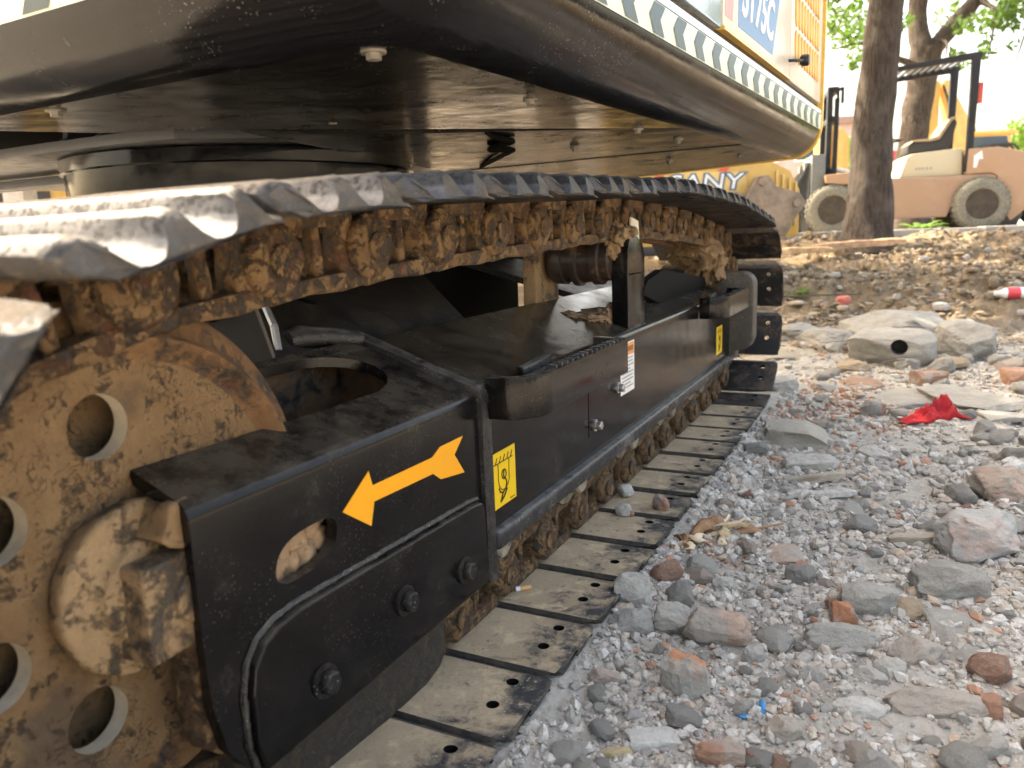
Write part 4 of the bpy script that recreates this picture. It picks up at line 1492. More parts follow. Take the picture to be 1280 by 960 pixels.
ROCKS = [
    ('concrete_slab', 'large pale flat-topped concrete slab, the biggest block in front of the dirt bank', 0.457, 3.314, -0.03, 0.462, 0.52, 0.169, 'block', 'pale'),
    ('concrete_chunk', 'grey concrete chunk with a round drilled hole below the biggest slab', 0.419, 2.907, -0.03, 0.344, 0.349, 0.129, 'holed', 'pale'),
    ('boulder', 'upright rounded grey boulder right of the biggest concrete slab', 0.711, 3.122, -0.03, 0.234, 0.305, 0.151, 'rock', 'pale'),
    ('concrete_slab', 'long thin cream slab lying flat beside the rear end of the track', -0.06, 2.918, -0.03, 0.414, 0.426, 0.031, 'flat', 'cream'),
    ('rock', 'grey rock leaning behind the long cream slab', 0.108, 3.246, -0.03, 0.21, 0.273, 0.095, 'rock', 'pale'),
    ('rock', 'pale grey rock just left of the leaning grey rock behind the cream slab', -0.052, 3.46, -0.027, 0.187, 0.243, 0.096, 'rock', 'pale'),
    ('rock', 'small brown-grey rock in front of the holed concrete chunk', 0.239, 2.602, -0.03, 0.13, 0.122, 0.051, 'rock', 'tan'),
    ('brick_chunk', 'brown broken brick chunk with a dark end below the holed concrete chunk', 0.503, 2.389, -0.03, 0.126, 0.133, 0.059, 'block', 'brick2'),
    ('concrete_slab', 'pale flat concrete slab behind the red cloth at the right edge', 0.665, 2.042, -0.03, 0.234, 0.304, 0.034, 'flat', 'pale'),
    ('concrete_slab', 'thin grey slab tilted in front of the pale slab at the right edge', 0.7, 1.898, -0.03, 0.108, 0.14, 0.019, 'flat', 'grey'),
    ('stone_block', 'grey brick-shaped stone block lying on its own near the track', 0.165, 1.394, -0.03, 0.192, 0.17, 0.025, 'slabr', 'tan2'),
    ('rock', 'smooth rounded grey rock touching the front end of the brick-shaped block', 0.21, 1.184, -0.03, 0.134, 0.069, 0.045, 'rock', 'grey'),
    ('rock', 'pinkish-brown rounded stone cut by the right edge of the photo', 0.617, 1.108, -0.03, 0.117, 0.104, 0.069, 'rock', 'pinkish'),
    ('rock', 'large blue-grey rock with a pink flank at the right edge', 0.55, 0.745, -0.03, 0.145, 0.102, 0.079, 'rock', 'bluegrey'),
    ('rock', 'pale rounded rock in front of the blue-grey rock', 0.486, 0.551, -0.03, 0.11, 0.068, 0.057, 'rock', 'pale'),
    ('concrete_slab', 'long ribbed concrete piece slanting towards the right edge', 0.522, 0.36, -0.03, 0.1, 0.15, 0.018, 'slabl', 'pale'),
    ('rock', 'light grey upright stone leaning on the end of a track shoe', 0.022, 0.333, -0.03, 0.062, 0.058, 0.052, 'rock', 'grey'),
    ('rock', 'dark grey stone under the upright stone beside the track shoes', 0.043, 0.254, -0.03, 0.065, 0.041, 0.038, 'rock', 'dark'),
    ('rock', 'grey stone with a pink corner, next right of the dark grey stone', 0.101, 0.285, -0.03, 0.056, 0.045, 0.042, 'rock', 'grey'),
    ('rock', 'large pinkish-tan stone with flat faces in the right foreground', 0.171, 0.267, -0.03, 0.093, 0.057, 0.054, 'rock', 'pinkish'),
    ('rock', 'small dark grey stone at the lower right of the pinkish-tan stone', 0.224, 0.242, -0.03, 0.032, 0.026, 0.025, 'rock', 'dark'),
    ('rock', 'grey stone with an orange brick face near the bottom centre', 0.159, 0.131, -0.03, 0.065, 0.052, 0.051, 'rock', 'greyorange'),
    ('rock', 'flat pink stone below the track shoes near the bottom centre', 0.051, 0.11, -0.03, 0.045, 0.025, 0.025, 'rock', 'pink'),
    ('rock', 'broad pinkish stone at the lower right behind a brick shard', 0.452, 0.2, -0.03, 0.113, 0.045, 0.037, 'rock', 'pinkish'),
    ('brick_shard', 'upright orange-brown brick shard right of the broad pinkish stone', 0.509, 0.22, -0.03, 0.022, 0.029, 0.032, 'block', 'brick'),
    ('rock', 'pale white-grey rock at the lower right left of the broad pinkish stone', 0.365, 0.162, -0.03, 0.059, 0.029, 0.028, 'rock', 'white'),
    ('rock', 'jagged dark grey clod in the middle of the right foreground', 0.34, 0.325, -0.03, 0.106, 0.042, 0.037, 'rock', 'dark2'),
    ('rock', 'crumbly grey clod behind the jagged dark clod', 0.37, 0.446, -0.03, 0.084, 0.061, 0.053, 'rock', 'dark2'),
    ('concrete_slab', 'pale flat flake at the bottom edge', 0.146, 0.016, -0.03, 0.062, 0.035, 0.012, 'flat', 'white'),
    ('brick_chunk', 'orange and pink broken brick at the bottom edge', 0.225, 0.013, -0.03, 0.055, 0.028, 0.029, 'rock', 'brick'),
    ('rock', 'tan-pink stone beside the blue plastic scrap', 0.287, 0.083, -0.03, 0.042, 0.029, 0.029, 'rock', 'pinkish'),
    ('rock', 'small smooth grey pebble midway between track and block', 0.139, 0.46, -0.03, 0.035, 0.027, 0.023, 'rock', 'grey'),
    ('rock', 'flat pinkish-grey stone in the middle of the rubble', 0.225, 0.611, -0.03, 0.064, 0.079, 0.017, 'flat2', 'pinkish'),
    ('brick_chunk', 'small orange brick cube near the smooth rounded rock', 0.42, 1.271, -0.03, 0.043, 0.044, 0.028, 'block', 'brick'),
    ('rock', 'grey stone left of the red cloth', 0.347, 1.302, -0.03, 0.075, 0.069, 0.044, 'rock', 'grey'),
    ('rock', 'flat grey stone in front of the red cloth', 0.43, 1.415, -0.03, 0.1, 0.13, 0.019, 'flat2', 'grey'),
    ('tile_piece', 'white tile piece lying flat near the right edge', 0.601, 1.338, -0.03, 0.077, 0.043, 0.01, 'flat2', 'white'),
    ('rock', 'yellowish small stone at the bottom edge', 0.115, -0.026, -0.03, 0.037, 0.017, 0.017, 'rock', 'yellow'),
    ('brick_shard', 'broken brick shard with a white face in the middle of the rubble', 0.334, 0.392, -0.03, 0.034, 0.044, 0.04, 'block', 'brickwhite'),
    ('rock', 'curved brown-grey shard behind the crumbly clod', 0.427, 0.465, -0.03, 0.049, 0.064, 0.022, 'flat2', 'tan'),
    ('rock', 'grey stone with rubble around it at the lower right, below the broad pinkish stone', 0.503, 0.148, -0.03, 0.045, 0.025, 0.025, 'rock', 'pale'),
    ('rock', 'grey stone left of the ribbed concrete piece', 0.4, 0.271, -0.03, 0.043, 0.034, 0.032, 'rock', 'grey'),
    ('rock', 'pinkish rough stone left of the ribbed concrete piece', 0.434, 0.312, -0.03, 0.076, 0.047, 0.044, 'rock', 'pinkish'),
    ('rock', 'dark rounded stone, in the rubble left of the lowest pinkish stone', 0.306, 0.216, -0.03, 0.042, 0.027, 0.026, 'rock', 'dark'),
    ('rock', 'light grey wedge stone below the jagged dark clod', 0.374, 0.246, -0.03, 0.042, 0.029, 0.027, 'rock', 'grey'),
    ('rock', 'pale round pebble lower right of the grey stone with orange face', 0.232, 0.124, -0.03, 0.028, 0.019, 0.019, 'rock', 'pale'),
    ('rock', 'reddish stone at the foot of the block with brick crumbs', 0.286, 2.308, -0.03, 0.148, 0.192, 0.022, 'flat2', 'brick2'),
    ('rock', 'pale flat rock right of the brick crumbs', 0.43, 2.068, -0.03, 0.214, 0.193, 0.02, 'flat2', 'pale'),
    ('rock', 'grey rock at the rear of the track by the last shoe', 0.008, 2.129, -0.03, 0.131, 0.133, 0.063, 'rock', 'grey'),
    ('rock', 'brown rock at the foot of the upright boulder', 0.599, 2.834, -0.03, 0.122, 0.107, 0.043, 'rock', 'tan'),
    ('brick_chunk', 'orange brick lump at the right edge below the upright boulder', 0.791, 2.527, -0.03, 0.082, 0.106, 0.055, 'block', 'brick'),
]
VH = Vector((-.4515, .892, 0))
for i, (n, lab, x, y, z, w, d, h, kind, colr) in enumerate(ROCKS):
    if kind == 'slabr':
        h = .055
    px, py, pz = w, d, h
    if kind in ('block', 'flat'):
        V, F = faceted(100 + i * 7, 5, 9, .7, .05)
    elif kind == 'slabr':
        V, F = faceted(100 + i * 7, 4, 3, .95, .02)
    elif kind == 'slabl':
        V, F = faceted(100 + i * 7, 4, 4, .85, .03)
    elif kind == 'flat2':
        V, F = faceted(100 + i * 7, 5, 16, .35, .08)
    elif kind == 'holed':
        V, F = faceted(100 + i * 7, 5, 9, .4, .06)
    else:
        V, F = faceted(100 + i * 7, 5, 20, .15, .085)
    V = V * np.array([w * 1.05, d, h * 1.25])
    rz = math.radians({'slabr': 6, 'slabl': -10}.get(kind, RND.uniform(-18, 18) + 20))
    if kind == 'slabr':
        V = V * np.array([.86, 1, 1])
    o = stone_mesh(n, V, F, SM[colr])
    back = d * (.42 if kind not in ('slabr', 'slabl') else .40)
    o.location = (x + VH.x * back, y + VH.y * back, z + h * .42)
    o.rotation_euler = (RND.uniform(-.09, .09), RND.uniform(-.09, .09), rz)
    if kind == 'slabl':
        o.rotation_euler = (.05, .1, math.radians(14))
    if kind == 'slabr':
        o.rotation_euler = (.03, -.05, math.radians(8))
    if kind == 'holed':
        bm = bmesh.new()
        add_tube(bm, [(.02, -.4, .035), (.035, .02, .02)], .034, 24)
        c_ = cutter(bm)
        c_.matrix_world = Matrix.Translation(o.location)
        o.rotation_euler = (0, 0, 0)
        boolean(o, [c_])
    tag(o, lab, {'concrete_slab': 'concrete', 'concrete_chunk': 'concrete', 'boulder': 'rock', 'stone_block': 'stone block', 'brick_chunk': 'brick', 'brick_shard': 'brick', 'tile_piece': 'tile'}.get(n, 'rock'))

# ------------------------------------------------------------------ loose stones, one object each
def rot_mats(n, r):
    q = r.randn(n, 4)
    q /= np.linalg.norm(q, axis=1, keepdims=True)
    w, x, y, z = q.T
    return np.stack([np.stack([1 - 2 * (y * y + z * z), 2 * (x * y - z * w), 2 * (x * z + y * w)], -1),
                     np.stack([2 * (x * y + z * w), 1 - 2 * (x * x + z * z), 2 * (y * z - x * w)], -1),
                     np.stack([2 * (x * z - y * w), 2 * (y * z + x * w), 1 - 2 * (x * x + y * y)], -1)], 1)

KINDS = [('stone', 'loose grey stone scattered in the rubble', 'stone', 'grey', 'loose grey stones in the rubble'),
         ('stone', 'loose pale stone scattered in the rubble', 'stone', 'pale', 'loose pale stones in the rubble'),
         ('stone', 'loose pinkish stone scattered in the rubble', 'stone', 'pinkish', 'loose pinkish stones in the rubble'),
         ('brick_fragment', 'loose orange brick fragment scattered in the rubble', 'brick', 'brick', 'loose brick fragments in the rubble'),
         ('stone', 'loose dark grey stone scattered in the rubble', 'stone', 'dark', 'loose dark stones in the rubble')]
LOOSE = []
for ki, (n, lab, cat, colr, grp) in enumerate(KINDS):
    meshes = []
    for j in range(4):
        V, F = faceted(900 + ki * 20 + j, 4, 20, .12 if n == 'stone' else .5, .10)
        o = stone_mesh(n, V, F, SM[colr])
        meshes.append(o)
    LOOSE.append(meshes)
def taken(x, y, r):
    for q in ROCKS:
        bx = q[2] + VH.x * q[6] * .42
        by = q[3] + VH.y * q[6] * .42
        if math.hypot((x - bx), (y - by)) < .5 * max(q[5], q[6]) * .9 + r:
            return True
    return False
used_l = set()
cnt = 0
tries = 0
rl = random.Random(31)
while cnt < 250 and tries < 9000:
    tries += 1
    t = rl.random()
    y = -.06 + 3.5 * t ** 1.35
    xmax = .58 + .28 * max(0, y) + .1
    x = rl.uniform(.035, xmax)
    s = (.011 + .017 * rl.random() ** 2.2) * (1 + .55 * max(0, y))
    if taken(x, y, s):
        continue
    if abs(x - .05) < .05 and .55 < y < .75:
        continue
    ki = rl.choices(range(5), [34, 38, 14, 9, 8])[0]
    src = LOOSE[ki][rl.randrange(4)]
    if src.name in used_l:
        o = src.copy()
        COL.objects.link(o)
    else:
        o = src
        used_l.add(src.name)
    sx, sy, sz = s * rl.uniform(.8, 1.4) * 1.5, s * rl.uniform(.8, 1.3) * 1.5, s * rl.uniform(.55, .95) * 1.4
    o.scale = (sx, sy, sz)
    o.rotation_euler = (rl.uniform(-.35, .35), rl.uniform(-.35, .35), rl.uniform(0, 6.28))
    gz = float(ground_h(np.array([x]), np.array([y]))[0])
    o.location = (x, y, gz + sz * .25)
    tag(o, KINDS[ki][1], KINDS[ki][2], KINDS[ki][4])
    cnt += 1
for ms in LOOSE:
    for o in ms:
        if o.name not in used_l:
            bpy.data.objects.remove(o)

# ------------------------------------------------------------------ gravel: uncounted crumbs
def gravel_mat(name, stops):
    m = MB(name)
    g = m.n('NewGeometry')
    cr = m.n('ValToRGB')
    cr.color_ramp.interpolation = 'CONSTANT'
    el = cr.color_ramp.elements
    while len(el) < len(stops):
        el.new(.5)
    for e_, (p, c) in zip(el, stops):
        e_.position = p
        e_.color = (*c, 1)
    m.L(g.outputs['Random Per Island'], cr.inputs[0])
    col = m.mix(m.ramp(m.noise(150, 5, .7), .35, .7, 0, .55), cr.outputs[0], (.22, .2, .18))
    nb = m.bump(m.noise(400, 4, .7), .6, .002)
    return m.fin(col, .93, 0, nb)
GREYS = [(0, (.47, .44, .39)), (.18, (.57, .54, .485)), (.36, (.37, .35, .31)), (.54, (.51, .455, .38)), (.66, (.62, .59, .54)), (.76, (.46, .39, .32)), (.86, (.31, .29, .265)), (.95, (.45, .23, .14)), (.972, (.48, .36, .26))]
K['gravel'] = gravel_mat('gravel_mixed', GREYS)
K['crumbs'] = gravel_mat('brick_crumbs', [(0, (.44, .205, .115)), (.3, (.36, .17, .10)), (.5, (.47, .26, .165)), (.7, (.42, .36, .31)), (.85, (.42, .23, .14))])
K['clods'] = gravel_mat('earth_clods', [(0, (.31, .225, .14)), (.25, (.24, .17, .10)), (.45, (.37, .285, .19)), (.62, (.18, .125, .075)), (.78, (.42, .34, .24)), (.9, (.42, .39, .35))])

def scatter(name, n, gen, mat, sub=1, seed=5, big=None):
    r = np.random.RandomState(seed)
    X, Y, R = gen(n, r)
    n = len(X)
    base = []
    for k in range(6):
        V, F = faceted(3000 + seed * 10 + k, sub if sub > 1 else 2, 9, .2, .04) if sub > 1 else (None, None)
        if sub == 1:
            V, F = ICO[1]
            V = V[:] * (1 + .28 * r.randn(len(V), 1).clip(-1.2, 1.2)) * .5
        base.append(V)
    F = ICO[sub][1]
    nv = len(base[0])
    B = np.stack(base)[r.randint(0, 6, n)]
    sc = np.stack([R * r.uniform(.75, 1.35, n), R * r.uniform(.75, 1.3, n), R * r.uniform(.45, .95, n)], -1) * 2
    P = B * sc[:, None, :]
    M = rot_mats(n, r)
    # mostly lying flat
    th = r.uniform(0, 6.283, n)
    Z = np.zeros(n)
    C_ = np.stack([np.stack([np.cos(th), -np.sin(th), Z], -1), np.stack([np.sin(th), np.cos(th), Z], -1), np.stack([Z, Z, Z + 1], -1)], 1)
    flat = r.rand(n) < .6
    M[flat] = C_[flat]
    P = np.einsum('nij,nkj->nki', M, P)
    H = ground_h(X, Y) + R * r.uniform(-.15, .55, n)
    P += np.stack([X, Y, H], -1)[:, None, :]
    FF = (F[None] + (np.arange(n) * nv)[:, None, None]).reshape(-1, 3)
    o = np_mesh(name, P.reshape(-1, 3), FF, mat, None, False)
    return stuff(o)
def gen_near(n, r):
    t = r.rand(n)
    y = -.25 + 1.75 * t ** 1.1
    x = .001 + r.rand(n) ** 1.15 * (.63 + .3 * np.maximum(y, 0))
    d = np.hypot(x - .38, y + .79)
    R = (.0016 + .0066 * r.rand(n) ** 5.5) * (.45 + .75 * d)
    clump = vnoise(x * 9, y * 9) + .6 * vnoise(x * 23, y * 23)
    k = r.rand(n) < .55 + clump
    return x[k], y[k], R[k]
def gen_mid(n, r):
    t = r.rand(n)
    y = 1.3 + 2.6 * t
    x = .01 - .25 * (y > 2.3) * r.rand(n) + r.rand(n) * (.75 + .34 * y)
    R = (.004 + .012 * r.rand(n) ** 3)
    k = r.rand(n) < .6 + vnoise(x * 6, y * 6)
    return x[k], y[k], R[k]
def gen_bank(n, r):
    s = 3.6 + 4.3 * r.rand(n)
    l = s * (.16 + .62 * r.rand(n))
    x = .38 + l * .895 - .445 * s
    y = -.786 + l * .445 + .895 * s
    R = (.006 + .030 * r.rand(n) ** 3.5)
    k = r.rand(n) < .6 + 1.2 * vnoise(x * 2.2, y * 2.2)
    return x[k], y[k], R[k]
def gen_brick(n, r):
    cs = [(.21, 2.05, .16, .34), (.10, 1.8, .07, .2), (.165, .33, .05, .03), (.28, .16, .06, .035), (.11, .62, .05, .05), (.36, 1.75, .1, .08), (.17, .22, .03, .03), (.10, 1.25, .06, .1)]
    ws = np.array([900, 260, 120, 110, 90, 150, 60, 120.])
    idx = r.choice(len(cs), n, p=ws / ws.sum())
    c = np.array(cs)[idx]
    x = c[:, 0] + r.randn(n) * c[:, 2] * .6
    y = c[:, 1] + r.randn(n) * c[:, 3] * .6
    R = (.0022 + .007 * r.rand(n) ** 2.5) * (.6 + .35 * np.maximum(y, 0))
    k = x > .012
    return x[k], y[k], R[k]
scatter('gravel', 60000, gen_near, K['gravel'], 1, 5)
scatter('gravel', 14000, gen_mid, K['gravel'], 1, 6)
scatter('earth_clods', 9000, gen_bank, K['clods'], 2, 7)
scatter('brick_crumbs', 1200, gen_brick, K['crumbs'], 1, 8)

def litter():
    r = np.random.RandomState(77)
    n = 4200
    X, Y, R = gen_bank(n * 2, r)
    n = len(X)
    M = rot_mats(n, r)
    th = r.uniform(0, 6.283, n)
    tpl = np.array([[-.5, 0, 0], [-.1, .2, .06], [.5, 0, .1], [-.1, -.2, .06]])
    c, s_ = np.cos(th), np.sin(th)
    sz = r.uniform(.025, .085, n)
    V = np.stack([tpl[None, :, 0] * c[:, None] - tpl[None, :, 1] * s_[:, None], tpl[None, :, 0] * s_[:, None] + tpl[None, :, 1] * c[:, None], tpl[None, :, 2] + r.uniform(-.25, .25, n)[:, None] * tpl[None, :, 0]], -1) * sz[:, None, None]
    V += np.stack([X, Y, ground_h(X, Y) + .008 + .012 * r.rand(n)], -1)[:, None, :]
    F = (np.array([[0, 1, 2, 3]])[None] + (np.arange(n) * 4)[:, None, None]).reshape(-1, 4)
    m = gravel_mat('leaf_litter', [(0, (.30, .20, .115)), (.25, (.40, .30, .18)), (.45, (.19, .115, .065)), (.65, (.33, .23, .10)), (.85, (.13, .16, .045)), (.93, (.5, .43, .31))])
    stuff(np_mesh('leaf_litter', V.reshape(-1, 3), F, m, None, False))
litter()

# ------------------------------------------------------------------ small things lying about
def lump_obj(name, loc, size, mat, seed, lab, cat):
    V, F = faceted(seed, 3, 9, .25, .06)
    o = stone_mesh(name, V * np.array(size), F, mat)
    o.location = loc
    o.rotation_euler = (.1, .1, seed)
    return tag(o, lab, cat)
lump_obj('brick_fragment', (-.052, .742, .012), (.026, .05, .028), SM['brick'], 51, 'small orange brick fragment standing on a track shoe', 'brick')
lump_obj('pebble', (-.113, .676, .012), (.028, .034, .026), SM['grey'], 52, 'round grey pebble on the track shoe left of the orange fragment', 'pebble')
lump_obj('pebble', (-.145, .792, .012), (.032, .036, .028), SM['grey'], 53, 'grey pebble on a track shoe against the chain links', 'pebble')
lump_obj('brick_fragment', (-.098, .678, .006), (.016, .016, .012), SM['brick'], 54, 'tiny brick crumb on the track shoe beside the round pebble', 'brick')
# cigarette end
bm = bmesh.new()
add_tube(bm, [(-.0135, 0, 0), (.008, .003, 0)], .004, 14)
ce = thing('cigarette_end', 'cigarette end lying on a track shoe by the chain', 'cigarette', (-.152, .283, .0045), math.radians(35))
bm.free()
bm = bmesh.new()
add_tube(bm, [(-.0135, 0, 0), (-.006, 0, 0)], .004, 14)
bm_obj('paper', bm, K['white_gl'], ce)
bm = bmesh.new()
add_tube(bm, [(-.006, 0, 0), (.010, .002, 0), (.0125, .002, 0)], [.0041, .0042, .0036], 14)
bm_obj('filter', bm, plain('cork_filter', (.62, .34, .14), .7, rand=False), ce)

# weathered wood pieces
K['wood'] = None
def wood_mat():
    m = MB('weathered_wood')
    g = m.noise(60, 8, .7, stretch=(.12, 1, 1))
    col = m.mix(m.ramp(g, .35, .65), (.42, .37, .29), (.20, .165, .12))
    nb = m.bump(g, .9, .004)
    return m.fin(col, .9, 0, nb)
K['wood'] = wood_mat()
def stick(name, loc, L, w, h, rz, lab, mat, seed, bend=.0, cat='wood'):
    n = 14
    bm = bmesh.new()
    rings = []
    for i in range(n + 1):
        t = i / n
        k = (.35 + .65 * min(1, 6 * min(t, 1 - t) + .2)) * (1 + .25 * mnoise.noise((t * 4, seed, 0)))
        c = Vector(((t - .5) * L, bend * math.sin(t * 3.1) + .15 * w * mnoise.noise((t * 3, seed, 5)), .12 * h * mnoise.noise((t * 3, seed, 9))))
        ring = []
        for (u, v) in ((-.5, -.4), (-.42, .35), (-.1, .5), (.25, .42), (.5, .15), (.42, -.45)):
            ring.append(bm.verts.new(c + Vector((.05 * w * mnoise.noise((t * 9, u * 5, seed)), u * w * k, v * h * k))))
        rings.append(ring)
    for a_, b_ in zip(rings, rings[1:]):
        for k in range(6):
            bm.faces.new((a_[k], a_[(k + 1) % 6], b_[(k + 1) % 6], b_[k]))
    bm.faces.new(rings[0][::-1]); bm.faces.new(rings[-1])
    o = bm_obj(name, bm, mat, None, 30)
    o.location = loc
    o.rotation_euler = (0, RND.uniform(-.05, .05), math.radians(rz))
    return tag(o, lab, cat)
stick('wood_piece', (.218, 1.10, -.012), .155, .026, .02, 38, 'brown weathered wood strip behind the flat grey one', K['wood'], 2)
stick('wood_piece', (.243, 1.0, -.014), .150, .034, .014, 24, 'flat grey weathered wood piece in the middle of the rubble', plain('grey_wood', (.40, .385, .35), .9, var=.3, scale=60), 3)
stick('wood_piece', (.435, .785, -.012), .125, .03, .022, 30, 'grey split wood piece beside the blue-grey rock', K['wood'], 4)
stick('bark_strip', (.02, 6.62, .40), .75, .12, .07, 4, 'long curled bark strip on the dirt bank at the foot of the tree', plain('bark_inner', (.44, .28, .17), .8, var=.3), 5, .06, 'bark')
stick('bark_strip', (-.38, 6.55, .36), .45, .09, .06, -12, 'short bark strip on the dirt bank left of the long one', plain('bark_inner2', (.46, .33, .2), .8, var=.3), 6, .03, 'bark')
stick('twig', (-.2, 4.62, .12), .75, .012, .012, 22, 'dark thin twig lying across the dirt bank behind the track', plain('twig', (.1, .07, .045), .8), 7, .05, 'twig')
stick('twig', (.36, 2.45, .05), .17, .008, .008, 60, 'bent dark twig sticking up before the holed concrete chunk', plain('twig2', (.1, .07, .05), .8), 8, .03, 'twig')

# dry husk heap beside the shoes
def husk_heap():
    t = thing('husk_heap', 'heap of dry tan husk leaves and splinters beside the track shoes', 'husk', (.062, .665, -.03))
    ms = [plain('husk_tan', (.55, .40, .23), .8, var=.25, scale=50), plain('husk_pale', (.66, .54, .37), .8, var=.2, scale=50), plain('husk_brown', (.34, .19, .10), .8, var=.3, scale=50)]
    r = random.Random(4)
    for k in range(20):
        bm = bmesh.new()
        L = r.uniform(.035, .1)
        w = r.uniform(.007, .02)
        az = r.uniform(-2.6, .9)
        el = r.uniform(-.05, .65)
        d = Vector((math.cos(az) * math.cos(el), math.sin(az) * math.cos(el), math.sin(el)))
        side = Vector((-math.sin(az), math.cos(az), r.uniform(-.6, .6))).normalized()
        st = Vector((r.uniform(-.03, .03), r.uniform(-.045, .045), r.uniform(.004, .022)))
        rows = []
        for i in range(7):
            u = i / 6
            p = st + d * L * u + Vector((0, 0, -.03 * u * u * r.uniform(.3, 1.2))) + side * .006 * math.sin(u * 5 + k)
            ww = w * (.35 + 1.3 * u * (1.15 - u))
            nrm = d.cross(side)
            rows.append([bm.verts.new(p - side * ww), bm.verts.new(p + nrm * ww * .35), bm.verts.new(p + side * ww)])
        for a_, b_ in zip(rows, rows[1:]):
            for j in range(2):
                bm.faces.new((a_[j], a_[j + 1], b_[j + 1], b_[j]))
        o = bm_obj('husk_leaf', bm, ms[k % 3 if k > 4 else 1], t, 60)
        md = o.modifiers.new('s', 'SOLIDIFY')
        md.thickness = .0012
    bm = bmesh.new()
    add_tube(bm, [(.0, .01, .012), (.07, .05, .018), (.13, .1, .022)], .0025, 6)
    bm_obj('stalk', bm, ms[2], t)
husk_heap()

# red cloth
def cloth(name, loc, sx, sy, h, mat, lab, cat, seed, rz):
    n, m_ = 46, 30
    U, Vv = np.meshgrid(np.linspace(-1, 1, n), np.linspace(-1, 1, m_), indexing='ij')
    X = U * sx / 2 * (1 - .25 * vnoise(U * 2 + seed, Vv * 2))
    Y = Vv * sy / 2 * (.42 + .5 * np.clip((U + 1) / 1.5, 0, 1)) * (1 + .35 * vnoise(U * 3 + 9, Vv * 2 + seed)) + .1 * sy * np.sin(U * 2.5)
    fold = np.abs(fbm(U * 1.0 + seed, Vv * 1.0 + U * .6, 2.1, 4, .55)) * 1.7
    prof = np.clip(1 - Vv ** 2, 0, 1) ** .5 * np.clip(1 - U ** 4, 0, 1)
    Z = prof * h * (.35 + .75 * np.clip((U + .7) / 1.2, 0, 1)) * (.25 + 1.2 * fold)
    V = np.stack([X.ravel(), Y.ravel(), Z.ravel()], -1)
    I = np.arange(n * m_).reshape(n, m_)
    F = np.stack([I[:-1, :-1].ravel(), I[1:, :-1].ravel(), I[1:, 1:].ravel(), I[:-1, 1:].ravel()], -1)
    o = np_mesh(name, V, F, mat, None, True)
    md = o.modifiers.new('s', 'SOLIDIFY')
    md.thickness = .002
    o.location = loc
    o.rotation_euler = (0, 0, rz)
    return tag(o, lab, cat)
cloth('red_cloth', (.475, 1.87, -.022), .215, .12, .052, plain('red_cloth', (.40, .008, .014), .8, var=.35, scale=20), 'crumpled bright red cloth lying on the rubble', 'cloth', 3.1, math.radians(40))
cloth('plastic_scrap', (.243, .128, -.026), .04, .02, .014, plain('blue_plastic', (.03, .30, .62), .35, var=.2), 'torn scrap of bright blue plastic in the right foreground', 'plastic', 5.7, math.radians(25))
def bottle():
    t = thing('bottle', 'clear plastic bottle with a red label lying on the dirt bank at the right edge', 'bottle', (.98, 4.70, .135), math.radians(14))
    bm = bmesh.new()
    add_lathe(bm, [(-.11, .012), (-.105, .014), (-.085, .014), (-.055, .031), (-.045, .033)], (0, 0, 0), 'x', 24)
    bm_obj('neck', bm, plain('bottle_white', (.75, .76, .76), .25, coat=.5), t)
    bm = bmesh.new()
    add_lathe(bm, [(-.045, .033), (-.04, .034), (.02, .034), (.025, .033)], (0, 0, 0), 'x', 24)
    bm_obj('label_band', bm, plain('bottle_red', (.70, .06, .08), .35), t)
    bm = bmesh.new()
    add_lathe(bm, [(.025, .033), (.03, .034), (.10, .034), (.108, .028)], (0, 0, 0), 'x', 24)
    bm_obj('base', bm, K['white_gl'], t)
bottle()
lump_obj('red_ball', (.05, 4.55, .10), (.10, .08, .06), plain('dull_red', (.5, .13, .10), .6, var=.3), 61, 'small dull red lump on the dirt bank left of the biggest slab', 'scrap')

# ------------------------------------------------------------------ kerb behind the bank
def kerb():
    t = thing('kerb', 'pale concrete kerb running along the top of the dirt bank', 'kerb', (.4, 8.2, .44))
    d = Vector((.895, .445, 0))
    c0 = Vector((.385, 8.2, .44))
    r = random.Random(2)
    mat = stone_mat('kerb_concrete', (.42, .41, .39), (.34, .33, .31))
    bm = bmesh.new()
    add_box(bm, (-.245, -.08, -.1), (.245, .08, .062), .012)
    me = None
    for k in range(-9, 10):
        p = c0 + d * (k * .5)
        if me is None:
            o = bm_obj('kerb_stone', bm, mat, t)
            me = o.data
        else:
            o = link_obj('kerb_stone', me, t)
        o.location = p - t.location + Vector((0, 0, r.uniform(-.008, .008)))
        o.rotation_euler = (0, 0, math.atan2(d.y, d.x) + r.uniform(-.02, .02))
kerb()

# ------------------------------------------------------------------ foliage helpers
def leaf_mat(name, c1, c2):
    m = MB(name)
    g = m.n('NewGeometry')
    col = m.mix(g.outputs['Random Per Island'], c1, c2)
    m.fin(col, .5)
    try:
        m.b.inputs['Transmission Weight'].default_value = 0
        tr = m.n('BsdfTranslucent')
        m.L(m.mix(.5, col, tuple(min(1, x * 1.8) for x in c2)), tr.inputs[0])
        mx = m.n('MixShader')
        mx.inputs[0].default_value = .42
        out = [n_ for n_ in m.nt.nodes if n_.type == 'OUTPUT_MATERIAL'][0]
        m.L(m.b.outputs[0], mx.inputs[1])
        m.L(tr.outputs[0], mx.inputs[2])
        m.L(mx.outputs[0], out.inputs[0])
    except Exception:
        pass
    return m.m
K['leaf'] = leaf_mat('leaf_green', (.045, .10, .02), (.10, .19, .035))
K['leaf_l'] = leaf_mat('leaf_bright', (.09, .19, .03), (.17, .30, .06))
